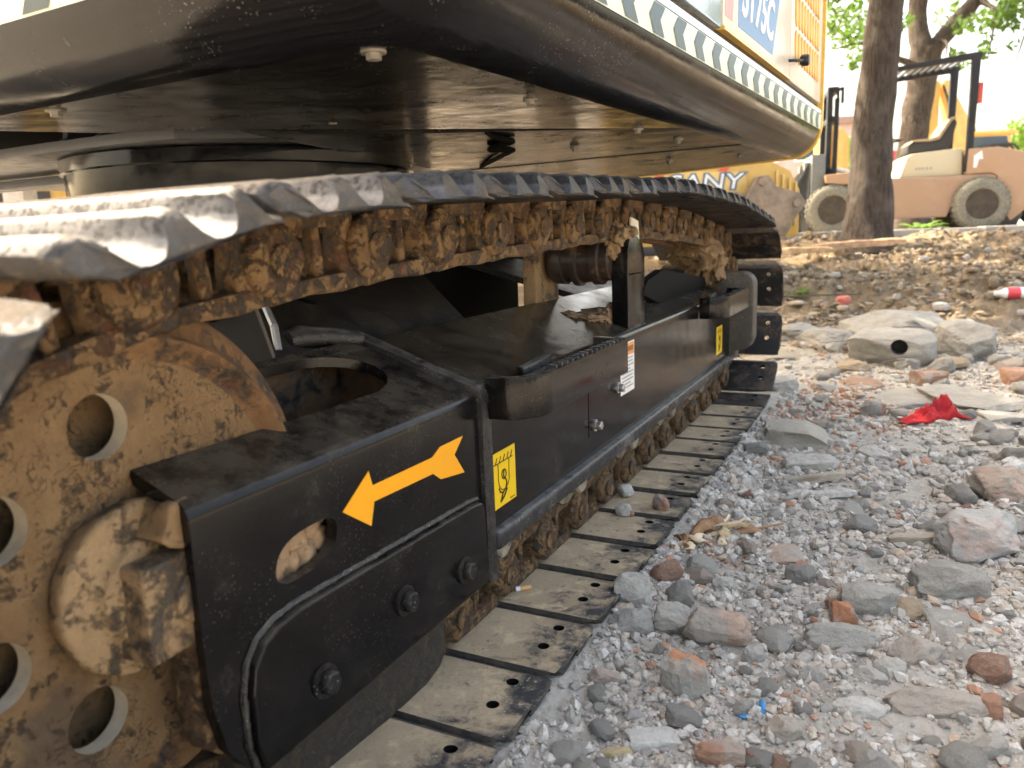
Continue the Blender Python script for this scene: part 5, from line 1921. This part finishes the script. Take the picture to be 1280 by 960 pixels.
def leaves(name, centers, radii, n, size, mat, parent, seed):
    r = np.random.RandomState(seed)
    C_ = np.array(centers)
    R_ = np.array(radii)
    w = R_ ** 2
    i = r.choice(len(C_), n, p=w / w.sum())
    v = r.randn(n, 3)
    v /= np.linalg.norm(v, axis=1, keepdims=True)
    P = C_[i] + v * (R_[i] * r.rand(n) ** .45)[:, None] * np.array([1, 1, .75])
    M = rot_mats(n, r)
    s = size * r.uniform(.6, 1.35, n)
    tpl = np.array([[-.5, 0, 0], [-.15, .2, .05], [.2, .17, .03], [.5, 0, -.08], [.2, -.17, .03], [-.15, -.2, .05]])
    V = np.einsum('nij,kj->nki', M, tpl) * s[:, None, None] + P[:, None, :]
    F = np.array([[0, 1, 2], [0, 2, 3], [0, 3, 4], [0, 4, 5]])
    FF = (F[None] + (np.arange(n) * 6)[:, None, None]).reshape(-1, 3)
    return np_mesh(name, V.reshape(-1, 3), FF, mat, parent, False)

def bark_mat():
    m = MB('bark')
    g = m.noise(38, 9, .72, .5, stretch=(1, 1, .13))
    col = m.mix(m.ramp(g, .36, .66), (.10, .074, .058), (.032, .024, .019))
    col = m.mix(m.ramp(m.noise(3, 6, .6), .5, .7, 0, .6), col, (.16, .13, .105))
    nb = m.bump(g, 1.0, .035)
    return m.fin(col, .93, 0, nb)
K['bark'] = bark_mat()
def limb(bm, pts, rads, seg=16, seed=0, flare=0.0):
    P = [Vector(p) for p in pts]
    Q, Rr = [], []
    for i in range(len(P) - 1):
        n = max(3, int((P[i + 1] - P[i]).length / .09))
        for k in range(n):
            t = k / n
            Q.append(P[i].lerp(P[i + 1], t))
            Rr.append(rads[i] + (rads[i + 1] - rads[i]) * t)
    Q.append(P[-1]); Rr.append(rads[-1])
    for it in range(3):
        Q = [Q[0]] + [(Q[i - 1] + Q[i] * 2 + Q[i + 1]) / 4 for i in range(1, len(Q) - 1)] + [Q[-1]]
    n0 = len(bm.verts)
    add_tube(bm, Q, Rr, seg)
    bm.verts.ensure_lookup_table()
    for i in range(n0, len(bm.verts)):
        v = bm.verts[i]
        q = Q[min((i - n0) // seg, len(Q) - 1)]
        d = v.co - q
        k = .16 * mnoise.fractal(Vector((v.co.x * 7, v.co.y * 7, v.co.z * 2.2 + seed)), .8, 2, 4)
        if flare:
            h = v.co.z - P[0].z
            a_ = math.atan2(d.y, d.x)
            k += flare * math.exp(-max(0, h) / .13) * (1 + .45 * math.sin(a_ * 5 + seed))
        v.co = q + d * (1 + k)

def tree_near():
    b = Vector((.06, 7.50, .33))
    t = thing('tree', 'thick leaning tree trunk standing in front of the forklift', 'tree', b)
    def rel(pts):
        return [Vector(p) - b for p in pts]
    bm = bmesh.new()
    limb(bm, rel([(.05, 7.50, .28), (.05, 7.54, .8), (.045, 7.66, 1.5), (.11, 7.80, 2.66), (.2, 7.9, 3.6), (.1, 7.9, 5.2)]), [.235, .195, .178, .152, .13, .07], 28, 3, .35)
    tk = bm_obj('trunk', bm, K['bark'], t, 60)
    limbs = [[(.18, 7.88, 3.3), (-.7, 8.4, 4.0), (-1.6, 8.6, 4.6)], [(.2, 7.9, 3.7), (.9, 7.6, 4.4), (1.8, 7.2, 5.0)], [(.15, 7.9, 4.3), (-.4, 7.0, 5.0), (-1.2, 6.4, 5.4)], [(.19, 7.88, 3.5), (-.15, 8.8, 3.5), (-.38, 9.5, 3.1)]]
    for i, L in enumerate(limbs):
        bm = bmesh.new()
        limb(bm, rel(L), [.075, .05, .02], 10, i)
        bm_obj('limb', bm, K['bark'], tk, 60)
    r = random.Random(3)
    cs = [(-.36, 9.6, 2.95), (-.5, 9.5, 2.8), (-.42, 9.75, 3.1), (-.2, 9.6, 3.15), (-.62, 9.4, 3.1)]
    rs = [.16, .13, .2, .18, .2]
    for k in range(80):
        a_, rr = r.uniform(0, 6.28), 2.3 * r.random() ** .5
        cs.append((-.2 + rr * math.cos(a_), 7.6 + rr * math.sin(a_), r.uniform(3.9, 6.4) + .12 * rr))
        rs.append(r.uniform(.22, .5))
    leaves('crown', [tuple(Vector(c) - b) for c in cs], rs, 7500, .12, K['leaf'], t, 41)
tree_near()

def tree_far():
    b = Vector((.44, 13.0, .43))
    t = thing('tree', 'dark forked tree behind the forklift with leafy twigs above its roof', 'tree', b)
    def rel(pts):
        return [Vector(p) - b for p in pts]
    bm = bmesh.new()
    limb(bm, rel([(.40, 13.0, .40), (.36, 13.1, 1.2), (.44, 13.3, 2.2), (.52, 13.5, 3.15)]), [.24, .20, .195, .23], 22, 5, .3)
    tk = bm_obj('trunk', bm, K['bark'], t, 60)
    for i, (L, R_) in enumerate([([(.50, 13.45, 3.0), (.36, 13.6, 3.6), (.40, 13.6, 4.6), (.2, 13.4, 5.8)], [.17, .14, .12, .05]),
                                 ([(.54, 13.5, 3.05), (.85, 13.75, 3.5), (1.25, 14.0, 3.98), (1.9, 14.2, 4.7)], [.14, .12, .11, .05]),
                                 ([(.46, 13.3, 2.9), (.1, 13.2, 3.05), (-.35, 12.9, 3.3), (-.7, 12.7, 3.2)], [.06, .04, .03, .012]),
                                 ([(1.2, 14.0, 3.9), (1.4, 13.4, 3.6), (1.36, 12.9, 3.3), (1.3, 12.8, 2.8)], [.05, .03, .018, .008]),
                                 ([(1.9, 14.2, 4.7), (2.0, 13.2, 3.9), (1.75, 12.7, 3.2), (1.6, 12.6, 2.6)], [.04, .025, .016, .006]),
                                 ([(.7, 13.6, 3.3), (.8, 13.2, 3.2), (.78, 13.0, 2.95)], [.03, .02, .008])]):
        bm = bmesh.new()
        limb(bm, rel(L), R_, 12, i)
        bm_obj('limb', bm, K['bark'], tk, 60)
    r = random.Random(8)
    cs = [(1.37, 12.85, 3.25), (1.25, 12.7, 2.9), (1.5, 12.9, 3.4), (1.1, 12.8, 3.3), (1.75, 12.8, 3.35), (1.95, 13, 3.55), (1.6, 12.7, 2.95), (-.42, 11.9, 2.8), (-.35, 12.1, 2.95), (-.55, 12.5, 3.3), (-.3, 12.8, 3.5), (.15, 13, 3.5), (.9, 13.1, 3.0), (.95, 13.3, 3.4), (.0, 12.9, 3.2), (1.0, 12.8, 2.75)]
    rs = [.28, .2, .3, .2, .28, .3, .12, .16, .2, .3, .3, .2, .14, .2, .16, .1]
    for k in range(70):
        a_, rr = r.uniform(0, 6.28), 2.8 * r.random() ** .5
        cs.append((.7 + rr * math.cos(a_), 13.7 + rr * math.sin(a_), r.uniform(4.1, 7.2) - .1 * rr))
        rs.append(r.uniform(.25, .6))
    leaves('crown', [tuple(Vector(c) - b) for c in cs], rs, 9500, .13, K['leaf'], t, 42)
tree_far()

def added_shade_tree(lab, b, seed, R_, z0, z1, n):  # unseen trees, added to shade the sunlit bank and rocks
    b = Vector(b)
    t = thing('tree', lab, 'tree', b)
    bm = bmesh.new()
    limb(bm, [(0, 0, -.05), (.03, .02, 1.0), (.0, .05, z0 + .4), (.1, 0, z1 * .8)], [.2, .16, .13, .05], 18, seed, .3)
    tk = bm_obj('trunk', bm, K['bark'], t, 60)
    r = random.Random(seed)
    for k in range(5):
        a_ = k * 1.26 + r.uniform(-.3, .3)
        bm = bmesh.new()
        limb(bm, [(0, .04, z0 * .85 + .1 * k), (.5 * R_ * math.cos(a_), .5 * R_ * math.sin(a_), z0 + .8), (.9 * R_ * math.cos(a_), .9 * R_ * math.sin(a_), z0 + 1.5)], [.07, .045, .015], 8, k)
        bm_obj('limb', bm, K['bark'], tk, 60)
    cs, rs = [], []
    for k in range(75):
        a_, rr = r.uniform(0, 6.28), R_ * r.random() ** .5
        cs.append((rr * math.cos(a_), rr * math.sin(a_), z0 + (z1 - z0) * r.random() * (1 - .45 * (rr / R_) ** 2) + .1))
        rs.append(r.uniform(.3, .6))
    leaves('crown', cs, rs, n, .155, K['leaf'], t, seed)
added_shade_tree('added leafy tree hidden behind the excavator, shading the dirt bank', (-2.6, 6.2, .33), 21, 2.8, 3.2, 6.8, 26000)
added_shade_tree('added leafy tree hidden beyond the excavator, shading the rubble and rocks', (-2.9, 4.1, .0), 22, 2.8, 3.1, 6.6, 26000)

def bush(name, lab, cat, loc, R_, H, n, size, mat, seed, clumps=26):
    t = thing(name, lab, cat, loc)
    r = random.Random(seed)
    cs, rs = [], []
    for k in range(clumps):
        a_, rr = r.uniform(0, 6.28), R_ * r.random() ** .5
        z = H * (.15 + .8 * r.random()) * (1 - .3 * (rr / R_) ** 2)
        cs.append((rr * math.cos(a_), rr * math.sin(a_), z))
        rs.append(R_ * r.uniform(.22, .42))
    leaves('foliage', cs, rs, n, size, mat, t, seed)
    bm = bmesh.new()
    for k in range(6):
        a_ = r.uniform(0, 6.28)
        limb(bm, [(.05 * math.cos(a_), .05 * math.sin(a_), -.1), (.3 * R_ * math.cos(a_), .3 * R_ * math.sin(a_), H * .45), (.55 * R_ * math.cos(a_), .55 * R_ * math.sin(a_), H * .8)], [.04 * R_, .03 * R_, .01 * R_], 8, k)
    bm_obj('stems', bm, K['bark'], t)
    return t
bush('bush', 'bright green leafy tree at the right edge beyond the yellow loader', 'tree', (3.15, 19.2, .43), 1.15, 2.9, 5200, .17, K['leaf_l'], 5, 40)
bush('bush', 'green shrub seen between the forklift mast and the thick trunk', 'shrub', (-1.4, 22.5, .43), 1.0, 2.5, 2500, .17, K['leaf_l'], 6)
bush('bush', 'green shrub seen under the forklift roof, right of the thick trunk', 'shrub', (.35, 20.2, .43), .7, 1.6, 1800, .14, K['leaf_l'], 7)
bush('bush', 'green bush behind the seat of the forklift in the far yard', 'shrub', (1.0, 24.5, .43), 1.2, 2.3, 2500, .17, K['leaf_l'], 9)
def weed(lab, loc, R_, n, seed):
    t = thing('weed', lab, 'weed', loc)
    r = random.Random(seed)
    for k in range(n):
        bm = bmesh.new()
        a_ = r.uniform(0, 6.28)
        L = R_ * r.uniform(.7, 1.5)
        w = R_ * .16
        d = Vector((math.cos(a_) * .7, math.sin(a_) * .7, r.uniform(.35, 1))).normalized()
        s = Vector((-math.sin(a_), math.cos(a_), 0))
        rows = []
        for i in range(6):
            u = i / 5
            p = d * L * u + Vector((0, 0, -.45 * L * u * u))
            ww = w * (.25 + 2.4 * u * (1.05 - u))
            rows.append([bm.verts.new(p - s * ww), bm.verts.new(p + Vector((0, 0, .2 * ww))), bm.verts.new(p + s * ww)])
        for x_, y_ in zip(rows, rows[1:]):
            for j in range(2):
                bm.faces.new((x_[j], x_[j + 1], y_[j + 1], y_[j]))
        bm_obj('leaf', bm, K['leaf_l'], t, 60)
weed('small weed on the dirt bank right beside the rear end of the track', (-.25, 4.93, .10), .10, 14, 1)
weed('small sprout in the middle of the dirt bank', (.09, 5.18, .12), .06, 9, 2)
weed('leafy weed by the kerb under the forklift body', (.52, 8.62, .44), .26, 26, 3)
weed('weed left of the forklift mast behind the track', (-1.05, 8.9, .44), .30, 26, 4)
weed('tiny green seedling between the wood pieces and the brick cube', (.331, 1.10, -.022), .011, 5, 5)

# ------------------------------------------------------------------ forklift
def forklift():
    org = Vector((-.46, 10.07, .44))
    t = thing('forklift', 'worn pink and cream forklift with a black overhead guard parked behind the kerb', 'forklift', org, math.radians(12.3))
    U = lambda x: (x - 1040) * .00914
    Zz = lambda y: (290 - y) * .0099
    def poly(pts):
        return [(U(x), Zz(y)) for x, y in pts]
    pink = paint('forklift_pink', (.38, .255, .185), .5, dust=(.5, .40, .30), lo=.45, hi=.75, amt=.5, scale=3, up=.3, coat=0, chips=(.20, .10, .06), rand=False)
    orange = paint('forklift_orange', (.41, .265, .18), .5, dust=(.52, .42, .32), lo=.45, hi=.75, amt=.5, scale=3, up=.3, coat=0, chips=(.6, .55, .5), rand=False)
    cream = paint('forklift_cream', (.56, .50, .37), .45, dust=(.45, .38, .28), lo=.55, hi=.8, amt=.35, scale=4, up=.3, coat=0, rand=False)
    gb = paint('forklift_black', (.025, .026, .03), .45, dust=(.25, .22, .18), lo=.5, hi=.8, amt=.4, scale=5, up=.3, coat=0, rand=False)
    tyre = paint('tyre_dusty', (.05, .048, .045), .8, dust=(.42, .40, .33), lo=.15, hi=.5, amt=.95, scale=6, up=.3, coat=0, rand=False)
    hub = paint('hub_rust', (.06, .05, .042), .6, dust=(.25, .2, .15), lo=.4, hi=.7, amt=.4, scale=10, up=.2, coat=0, rand=False)
    def pr(name, pts, v0, v1, mat, parent=t, bev=.012, label=None):
        bm = bmesh.new()
        add_prism(bm, poly(pts), 'y', v0, v1, bev)
        return bm_obj(name, bm, mat, parent, label=label)
    pr('chassis', [(1062, 213), (1075, 222), (1236, 222), (1243, 226), (1240, 230), (1206, 230), (1199, 236), (1185, 272), (1085, 272), (1076, 262), (1070, 235), (1062, 226)], .06, 1.04, pink)
    bm = bmesh.new()
    pr('fender', [(1028, 214), (1062, 212), (1066, 220), (1066, 228), (1030, 224)], .0, 1.1, orange)
    pr('hood', [(1126, 221.5), (1134, 197), (1140, 193), (1201, 189), (1203, 221.5)], .14, .96, cream)
    for i, x in enumerate((1145, 1149, 1153, 1158, 1163)):
        bm = bmesh.new()
        add_prism(bm, poly([(x, 213), (x + 2.4, 213), (x + 2.4, 210), (x, 210)]), 'y', .137, .141)
        bm_obj('worn_print', bm, K['grey_ink'], t)
    cw = pr('counterweight', [(1205, 221.4), (1206, 191), (1244, 191), (1274, 198), (1277, 206), (1278, 218), (1284, 226), (1284, 262), (1272, 272), (1262, 280), (1256, 272), (1254, 250), (1246, 236), (1240, 230.5), (1243.5, 226), (1236, 221.4)], .05, 1.05, orange, bev=.02)
    pr('panel_scar', [(1213, 200), (1222, 194), (1224, 204), (1219, 204), (1217, 214), (1213, 214)], .046, .0495, K['white_gl'], cw, 0)
    # overhead guard
    g = pr('guard_roof', [(1092, 96), (1092, 91), (1206, 79), (1216, 79), (1216, 85), (1206, 87)], .08, .14, gb, bev=.006)
    pr('roof_rail', [(1092, 96), (1092, 91), (1206, 79), (1216, 79), (1216, 85), (1206, 87)], .96, 1.02, gb, g, bev=.006)
    for k in range(12):
        x = 1096 + k * 9.6
        y = 94 - (x - 1092) * .106
        pr('roof_bar', [(x, y), (x + 3, y - .3), (x + 3, y - 3), (x, y - 2.7)], .14, .96, gb, g, bev=.003)
    for v in (.08, .95):
        pr('guard_post', [(1203.5, 86), (1214, 85), (1212, 190), (1210, 218), (1203, 218), (1204, 190)], v - .02, v + .045, gb, g, bev=.006)
        pr('guard_post', [(1093, 95), (1099, 95), (1082, 214), (1074, 214)], v - .02, v + .045, gb, g, bev=.006)
    pr('rear_lamp', [(1214.5, 114), (1220, 114), (1220, 138), (1214.5, 138)], .10, .16, plain('lamp_red', (.55, .06, .04), .3), g, .004)
    # seat
    s = pr('seat', [(1138, 190), (1139, 181), (1146, 177), (1166, 178), (1178, 176), (1192, 154), (1197, 152), (1199, 157), (1192, 184), (1186, 190)], .34, .78, plain('seat_black', (.03, .03, .03), .6), bev=.02)
    pr('seat_shell', [(1139, 180.5), (1145, 175), (1166, 174), (1176, 171), (1189, 151), (1196, 149), (1197, 151.5), (1192, 153.5), (1178, 175.5), (1166, 177.5), (1146, 176.5)], .32, .80, plain('seat_tan', (.36, .28, .19), .7), s, .012)
    bm = bmesh.new()
    add_lathe(bm, [(-.012, .16), (.0, .175), (.012, .16)], (U(1120), .56, Zz(172)), 'z', 24, closed=False)
    bm_obj('steering_wheel', bm, gb, t)
    # mast and carriage
    for v in (.22, .80):
        m_ = pr('mast_rail', [(1031, 282), (1031, 104), (1038, 104), (1038, 282)], v, v + .09, gb, bev=.006)
        pr('inner_rail', [(1040, 276), (1041, 118), (1047, 118), (1046, 276)], v + .01, v + .08, gb, m_, bev=.006)
    for y in (104, 140, 205, 255):
        pr('mast_cross', [(1033, y), (1045, y), (1045, y + 7), (1033, y + 7)], .22, .89, gb, bev=.006)
    pr('lift_chain', [(1046, 103), (1055, 102), (1055, 122), (1052, 122), (1052, 106), (1049, 106), (1049, 122), (1046, 122)], .40, .48, gb, bev=.003)
    pr('carriage', [(1012, 238), (1012, 187), (1030, 187), (1030, 238)], .12, 1.0, plain('carriage_grey', (.17, .18, .185), .5), bev=.008)
    for v in (.20, .80):
        pr('fork_tine', [(1003, 196), (1011, 196), (1012, 284), (930, 287), (930, 290), (1002, 291)], v, v + .12, plain('tine_grey', (.20, .205, .21), .5), bev=.006)
    bm = bmesh.new()
    add_tube(bm, [(U(1032), .30, Zz(203)), (U(1070), .30, Zz(212))], .032, 14)
    bm_obj('tilt_cylinder', bm, plain('cyl_silver', (.55, .56, .57), .3, .6), t)
    # wheels
    for (x, y, r_, w0) in ((1040, 258.5, .315, .30), (1225, 258.0, .315, .25)):
        for v in (-.02, .84):
            c = (U(x), v, .315)
            bm = bmesh.new()
            add_lathe(bm, [(.02, r_ * .56), (-.004, r_ * .6), (-.006, r_ * .72), (.0, r_ * .86), (.02, r_ * .95), (.04, r_), (w0 - .04, r_), (w0 - .02, r_ * .95), (w0, r_ * .8), (w0, r_ * .55)], c, 'y', 56)
            w = bm_obj('wheel', bm, tyre, t)
            bm = bmesh.new()
            for k in range(30):                   # tread lugs
                a_ = 2 * math.pi * k / 30
                ca, sa = math.cos(a_), math.sin(a_)
                for half in (0, 1):
                    b0 = [(r_ * .985, -.022), (r_ * 1.035, -.018), (r_ * 1.035, .018), (r_ * .985, .022)]
                    q0 = [Vector((c[0] + rr * ca - tt * sa, c[1] + (.03 if half == 0 else w0 * .52), c[2] + rr * sa + tt * ca)) for rr, tt in b0]
                    q1 = [Vector((q.x, c[1] + (w0 * .46 if half == 0 else w0 - .03), q.z)) for q in q0]
                    va = [bm.verts.new(q) for q in q0]
                    vb = [bm.verts.new(q) for q in q1]
                    bm.faces.new(va); bm.faces.new(vb[::-1])
                    for i in range(4):
                        bm.faces.new((va[i], vb[i], vb[(i + 1) % 4], va[(i + 1) % 4]))
            stuff(bm_obj('tread_lugs', bm, tyre, w))
            bm = bmesh.new()
            add_lathe(bm, [(.012, r_ * .60), (.02, r_ * .57), (.055, r_ * .5), (.06, r_ * .3), (.03, r_ * .26), (.01, r_ * .22), (.0, r_ * .1), (-.005, r_ * .05)], c, 'y', 36)
            for k in range(8):
                a_ = 2 * math.pi * k / 8
                hexbolt(bm, (c[0] + r_ * .38 * math.cos(a_), c[1] + .058, c[2] + r_ * .38 * math.sin(a_)), (0, -1, 0), .014, .016)
            bm_obj('rim', bm, hub, w)
forklift()

# ------------------------------------------------------------------ machines further back
YP = plain('machine_yellow', (.58, .35, .085), .4, var=.1, scale=4)
YD = plain('machine_yellow_faded', (.72, .47, .16), .45, var=.15, scale=4)
GL = plain('cab_glass', (.05, .075, .10), .08, var=.1)
BK = plain('machine_black', (.03, .03, .032), .5)
def frame_prism(name, pts, th, mat, parent, org, ang, bev=.02, v=0.0):
    """polygon in (u,z) of the thing's own upright plane"""
    bm = bmesh.new()
    add_prism(bm, pts, 'y', v, v + th, bev)
    return bm_obj(name, bm, mat, parent)

def lying_boom():
    org = Vector((-1.31, 5.30, .40))
    ang = math.atan2(.48, .93)
    t = thing('yellow_machine', 'yellow excavator boom with white lettering seen behind the rear end of the track', 'machine', org, ang)
    fp = lambda n, p, th, m_, v=0, bev=.02, par=None: frame_prism(n, p, th, m_, par or t, org, ang, bev, v)
    bo = fp('boom', [(-.45, .05), (-.45, .66), (.2, .76), (.78, .70), (.98, .60), (1.06, .45), (1.06, .10), (.6, .05)], .34, YP)
    fp('pale_panel', [(.05, .38), (.05, .62), (.62, .60), (.66, .40)], .012, YD, -.012, .002, bo)
    fp('red_mark', [(.40, .60), (.47, .60), (.52, .655), (.45, .655)], .006, plain('red_mark', (.7, .1, .05), .4), -.008, 0, bo)
    fp('red_mark', [(-.10, .55), (-.04, .55), (.0, .61), (-.06, .61)], .006, plain('red_mark2', (.7, .1, .05), .4), -.008, 0, bo)
    for nm, off, mt, ext, of in (('letter_outline', -.0135, plain('letter_blue', (.10, .16, .22), .4), .0006, .012), ('lettering', -.016, K['white_gl'], .001, .0)):
        cu = bpy.data.curves.new('l', 'FONT')
        cu.body = 'SANY'
        cu.size = .17
        cu.shear = .12
        cu.extrude = ext
        cu.offset = of
        to = bpy.data.objects.new('l', cu)
        COL.objects.link(to)
        bpy.context.view_layer.update()
        me = bpy.data.meshes.new_from_object(to.evaluated_get(bpy.context.evaluated_depsgraph_get()))
        bpy.data.objects.remove(to)
        for v in me.vertices:
            v.co = Vector((.02 + v.co.x * 1.35, off - v.co.z, .475 + v.co.y))
        me.materials.append(mt)
        link_obj(nm, me, bo)
    for x in (.86, .91, .96, 1.01):
        fp('rib', [(x, .18), (x, .60 - (x - .86) * .6), (x + .018, .60 - (x - .86) * .6), (x + .018, .18)], .02, YD, -.02, .003, bo)
    bk = plain('bucket_steel', (.26, .19, .135), .7, var=.35, scale=8)
    b = fp('bucket_linkage', [(.52, .12), (.50, .32), (.60, .43), (.66, .55), (.74, .56), (.80, .47), (.98, .42), (1.03, .34), (.96, .25), (.88, .10)], .14, bk, -.22, .015)
    for (x, z) in ((.69, .51), (.95, .345), (.60, .2)):
        bm = bmesh.new()
        add_tube(bm, [(x, -.24, z), (x, -.06, z)], .03, 16)
        bm_obj('pin', bm, bk, b)
    bm = bmesh.new()
    add_tube(bm, [(.34, -.14, .30), (.40, -.16, .40), (.50, -.17, .435), (.60, -.16, .40)], .016, 8)
    bm_obj('hose', bm, bk, bo)
    fp('ground_support', [(-.4, -.02), (-.4, .06), (.1, .06), (.1, -.02)], .3, BK)
lying_boom()

def far_excavator():
    org = Vector((.72, 15.7, .44))
    t = thing('excavator', 'yellow excavator far behind the forklift, its raised boom showing under the forklift roof', 'excavator', org, math.radians(26))
    fp = lambda n, p, th, m_, v=0, bev=.02, par=None: frame_prism(n, p, th, m_, par or t, org, 0, bev, v)
    fp('arm', [(-.13, 1.35), (-.13, 2.55), (.0, 2.62), (.10, 2.55), (.10, 1.35)], .22, YP)
    fp('boom', [(.12, 2.55), (.22, 2.62), (.66, 1.9), (.66, 1.0), (.42, 1.0), (.36, 1.6)], .24, YD)
    bm = bmesh.new()
    add_tube(bm, [(.12, -.04, 2.5), (.28, -.05, 2.1), (.26, -.05, 1.6)], .022, 8)
    bm_obj('hose', bm, BK, t)
    fp('upper_body', [(-.2, .5), (-.2, 1.25), (1.3, 1.3), (1.5, 1.2), (1.5, .5)], 1.6, YP)
    fp('track', [(-.4, .0), (-.5, .2), (-.35, .42), (1.6, .42), (1.75, .2), (1.65, .0)], .4, BK)
    fp('track', [(-.4, .0), (-.5, .2), (-.35, .42), (1.6, .42), (1.75, .2), (1.65, .0)], .4, BK, 1.3)
far_excavator()

def mast_excavator():
    org = Vector((-1.05, 13.4, .44))
    t = thing('yellow_machine', 'orange-yellow machine arm standing upright behind the forklift mast', 'machine', org, math.radians(26))
    fp = lambda n, p, th, m_, v=0, bev=.02, par=None: frame_prism(n, p, th, m_, par or t, org, 0, bev, v)
    fp('arm', [(.22, .2), (.12, .9), (.10, 1.5), (.18, 1.85), (.26, 1.95), (.36, 1.8), (.46, 1.3), (.48, .2)], .3, YP)
    fp('side_plate', [(.30, .8), (.30, 1.6), (.42, 1.7), (.56, 1.55), (.58, .8)], .04, YD, -.05)
    fp('base', [(-.6, 0), (-.6, .5), (1.0, .5), (1.0, 0)], 1.0, YD, .1)
mast_excavator()

def loader():
    org = Vector((1.38, 17.1, .44))
    t = thing('loader', 'yellow loader with a dark cab window behind the rear of the forklift', 'loader', org, math.radians(26))
    fp = lambda n, p, th, m_, v=0, bev=.02, par=None: frame_prism(n, p, th, m_, par or t, org, 0, bev, v)
    fp('body', [(-.3, .3), (-.3, 1.35), (1.6, 1.35), (1.9, 1.1), (1.9, .3)], 1.4, YP)
    c = fp('cab', [(-.02, 1.35), (.02, 1.68), (.12, 1.74), (.85, 1.74), (.95, 1.35)], 1.1, YD, .1)
    fp('window', [(.05, 1.38), (.08, 1.66), (.14, 1.70), (.78, 1.70), (.86, 1.38)], .02, GL, .09, .004, c)
    fp('roof', [(-.06, 1.74), (.10, 1.80), (.86, 1.82), (1.0, 1.76), (1.0, 1.735)], 1.2, YD, .05)
    fp('exhaust', [(.32, 1.80), (.27, 2.08), (.36, 2.10), (.42, 1.80)], .09, BK, .5, .01)
    for k in range(3):
        bm = bmesh.new()
        pts = [(.5 + .1 * k + .22 * math.cos(a_) * 1.1, -.03, 1.42 + .13 * math.sin(a_)) for a_ in np.linspace(-.3, 3.4, 14)]
        add_tube(bm, pts, .022, 8)
        bm_obj('hose', bm, BK, t)
    for x in (.2, 1.5):
        bm = bmesh.new()
        add_lathe(bm, [(-.1, .2), (-.1, .35), (-.05, .42), (.2, .42), (.25, .35), (.25, .2)], (x, -.05, .40), 'y', 32)
        w = bm_obj('wheel', bm, BK, t)
loader()

def building():
    org = Vector((-2.95, 44.3, .44))
    t = thing('building', 'low pinkish building far away between the forklift mast and the trunk', 'building', org, math.radians(26))
    wall = plain('building_wall', (.50, .38, .33), .8, var=.1, scale=1)
    def bx(n, lo, hi, m_, par=t, bev=.02):
        bm = bmesh.new()
        add_box(bm, lo, hi, bev)
        return bm_obj(n, bm, m_, par)
    bx('wall', (-4, 0, 0), (1.9, 6, 5.2), wall)
    r = bx('roof', (-4.3, -.3, 5.2), (2.2, 6.3, 5.55), plain('building_roof', (.30, .2, .17), .8))
    for k in range(-1, 2):
        for z in (1.2, 3.4):
            f = bx('window', (-2.3 + k * 1.9, -.06, z), (-1.2 + k * 1.9, .02, z + 1.2), K['white_gl'])
            bx('pane', (-2.2 + k * 1.9, -.075, z + .1), (-1.3 + k * 1.9, -.055, z + 1.1), GL, f, 0)
    t2 = thing('banner', 'red and white banner on posts right of the thick trunk far away', 'banner', (-.15, 26.0, .44), math.radians(26))
    def b2(n, lo, hi, m_):
        bm = bmesh.new()
        add_box(bm, lo, hi, .004)
        return bm_obj(n, bm, m_, t2)
    b2('red_field', (0, 0, 1.95), (1.1, .02, 2.25), plain('banner_red', (.6, .08, .10), .6))
    b2('white_field', (0, 0, 1.4), (1.1, .02, 1.945), plain('banner_white', (.7, .68, .68), .6, var=.15, scale=6))
    b2('post', (.02, .022, 0), (.08, .08, 2.3), BK)
    b2('post', (1.0, .022, 0), (1.06, .08, 2.3), BK)
    t3 = thing('pylon', 'faint steel lattice pylon far away left of the thick trunk', 'pylon', (-9.5, 150, .44), 0)
    bm = bmesh.new()
    st = .12
    H = 24.5
    for sx in (-1, 1):
        for sy in (-1, 1):
            add_tube(bm, [(sx * 1.3, sy * 1.3, 0), (sx * .25, sy * .25, H)], .05, 5)
    for k in range(9):
        a_, b_ = 1.3 - 1.05 * k / 9, 1.3 - 1.05 * (k + 1) / 9
        add_tube(bm, [(-a_, -a_, H * k / 9), (b_, -b_, H * (k + 1) / 9)], .03, 4)
        add_tube(bm, [(a_, -a_, H * k / 9), (-b_, -b_, H * (k + 1) / 9)], .03, 4)
    bm_obj('lattice', bm, plain('galvanised', (.4, .4, .41), .6), t3)
    bm = bmesh.new()
    for z in (18, 21, 23.6):
        add_tube(bm, [(-2.4, 0, z), (2.4, 0, z)], .05, 5)
    bm_obj('cross_arms', bm, plain('galvanised2', (.4, .4, .41), .6), t3)
building()

def left_side():
    org = Vector((-6.4, 3.0, -.03))
    t = thing('loader', 'yellow machine glimpsed at the left edge under the excavator body', 'loader', org, math.radians(60))
    fp = lambda n, p, th, m_, v=0, bev=.02, par=None: frame_prism(n, p, th, m_, par or t, org, 0, bev, v)
    fp('body', [(-1.5, .35), (-1.5, 1.3), (1.5, 1.22), (1.5, .35)], 1.0, YP)
    fp('window', [(-.4, 1.0), (-.4, 1.12), (.6, 1.12), (.6, 1.0)], .02, BK, -.02, 0)
    fp('chassis', [(-1.4, 0), (-1.4, .34), (1.4, .34), (1.4, 0)], .8, BK, .1)
    o = thing('post', 'grey square post standing left of the slewing ring under the excavator', 'post', (-3.95, 1.92, -.03), .4)
    bm = bmesh.new()
    add_box(bm, (-.06, -.06, 0), (.06, .06, .98), .01)
    bm_obj('shaft', bm, plain('post_grey', (.34, .32, .29), .8), o)
    bm = bmesh.new()
    add_box(bm, (-.1, -.1, 0), (.1, .1, .02), .004)
    bm_obj('foot', bm, plain('post_grey2', (.34, .32, .29), .8), o)
left_side()
bpy.context.view_layer.update()
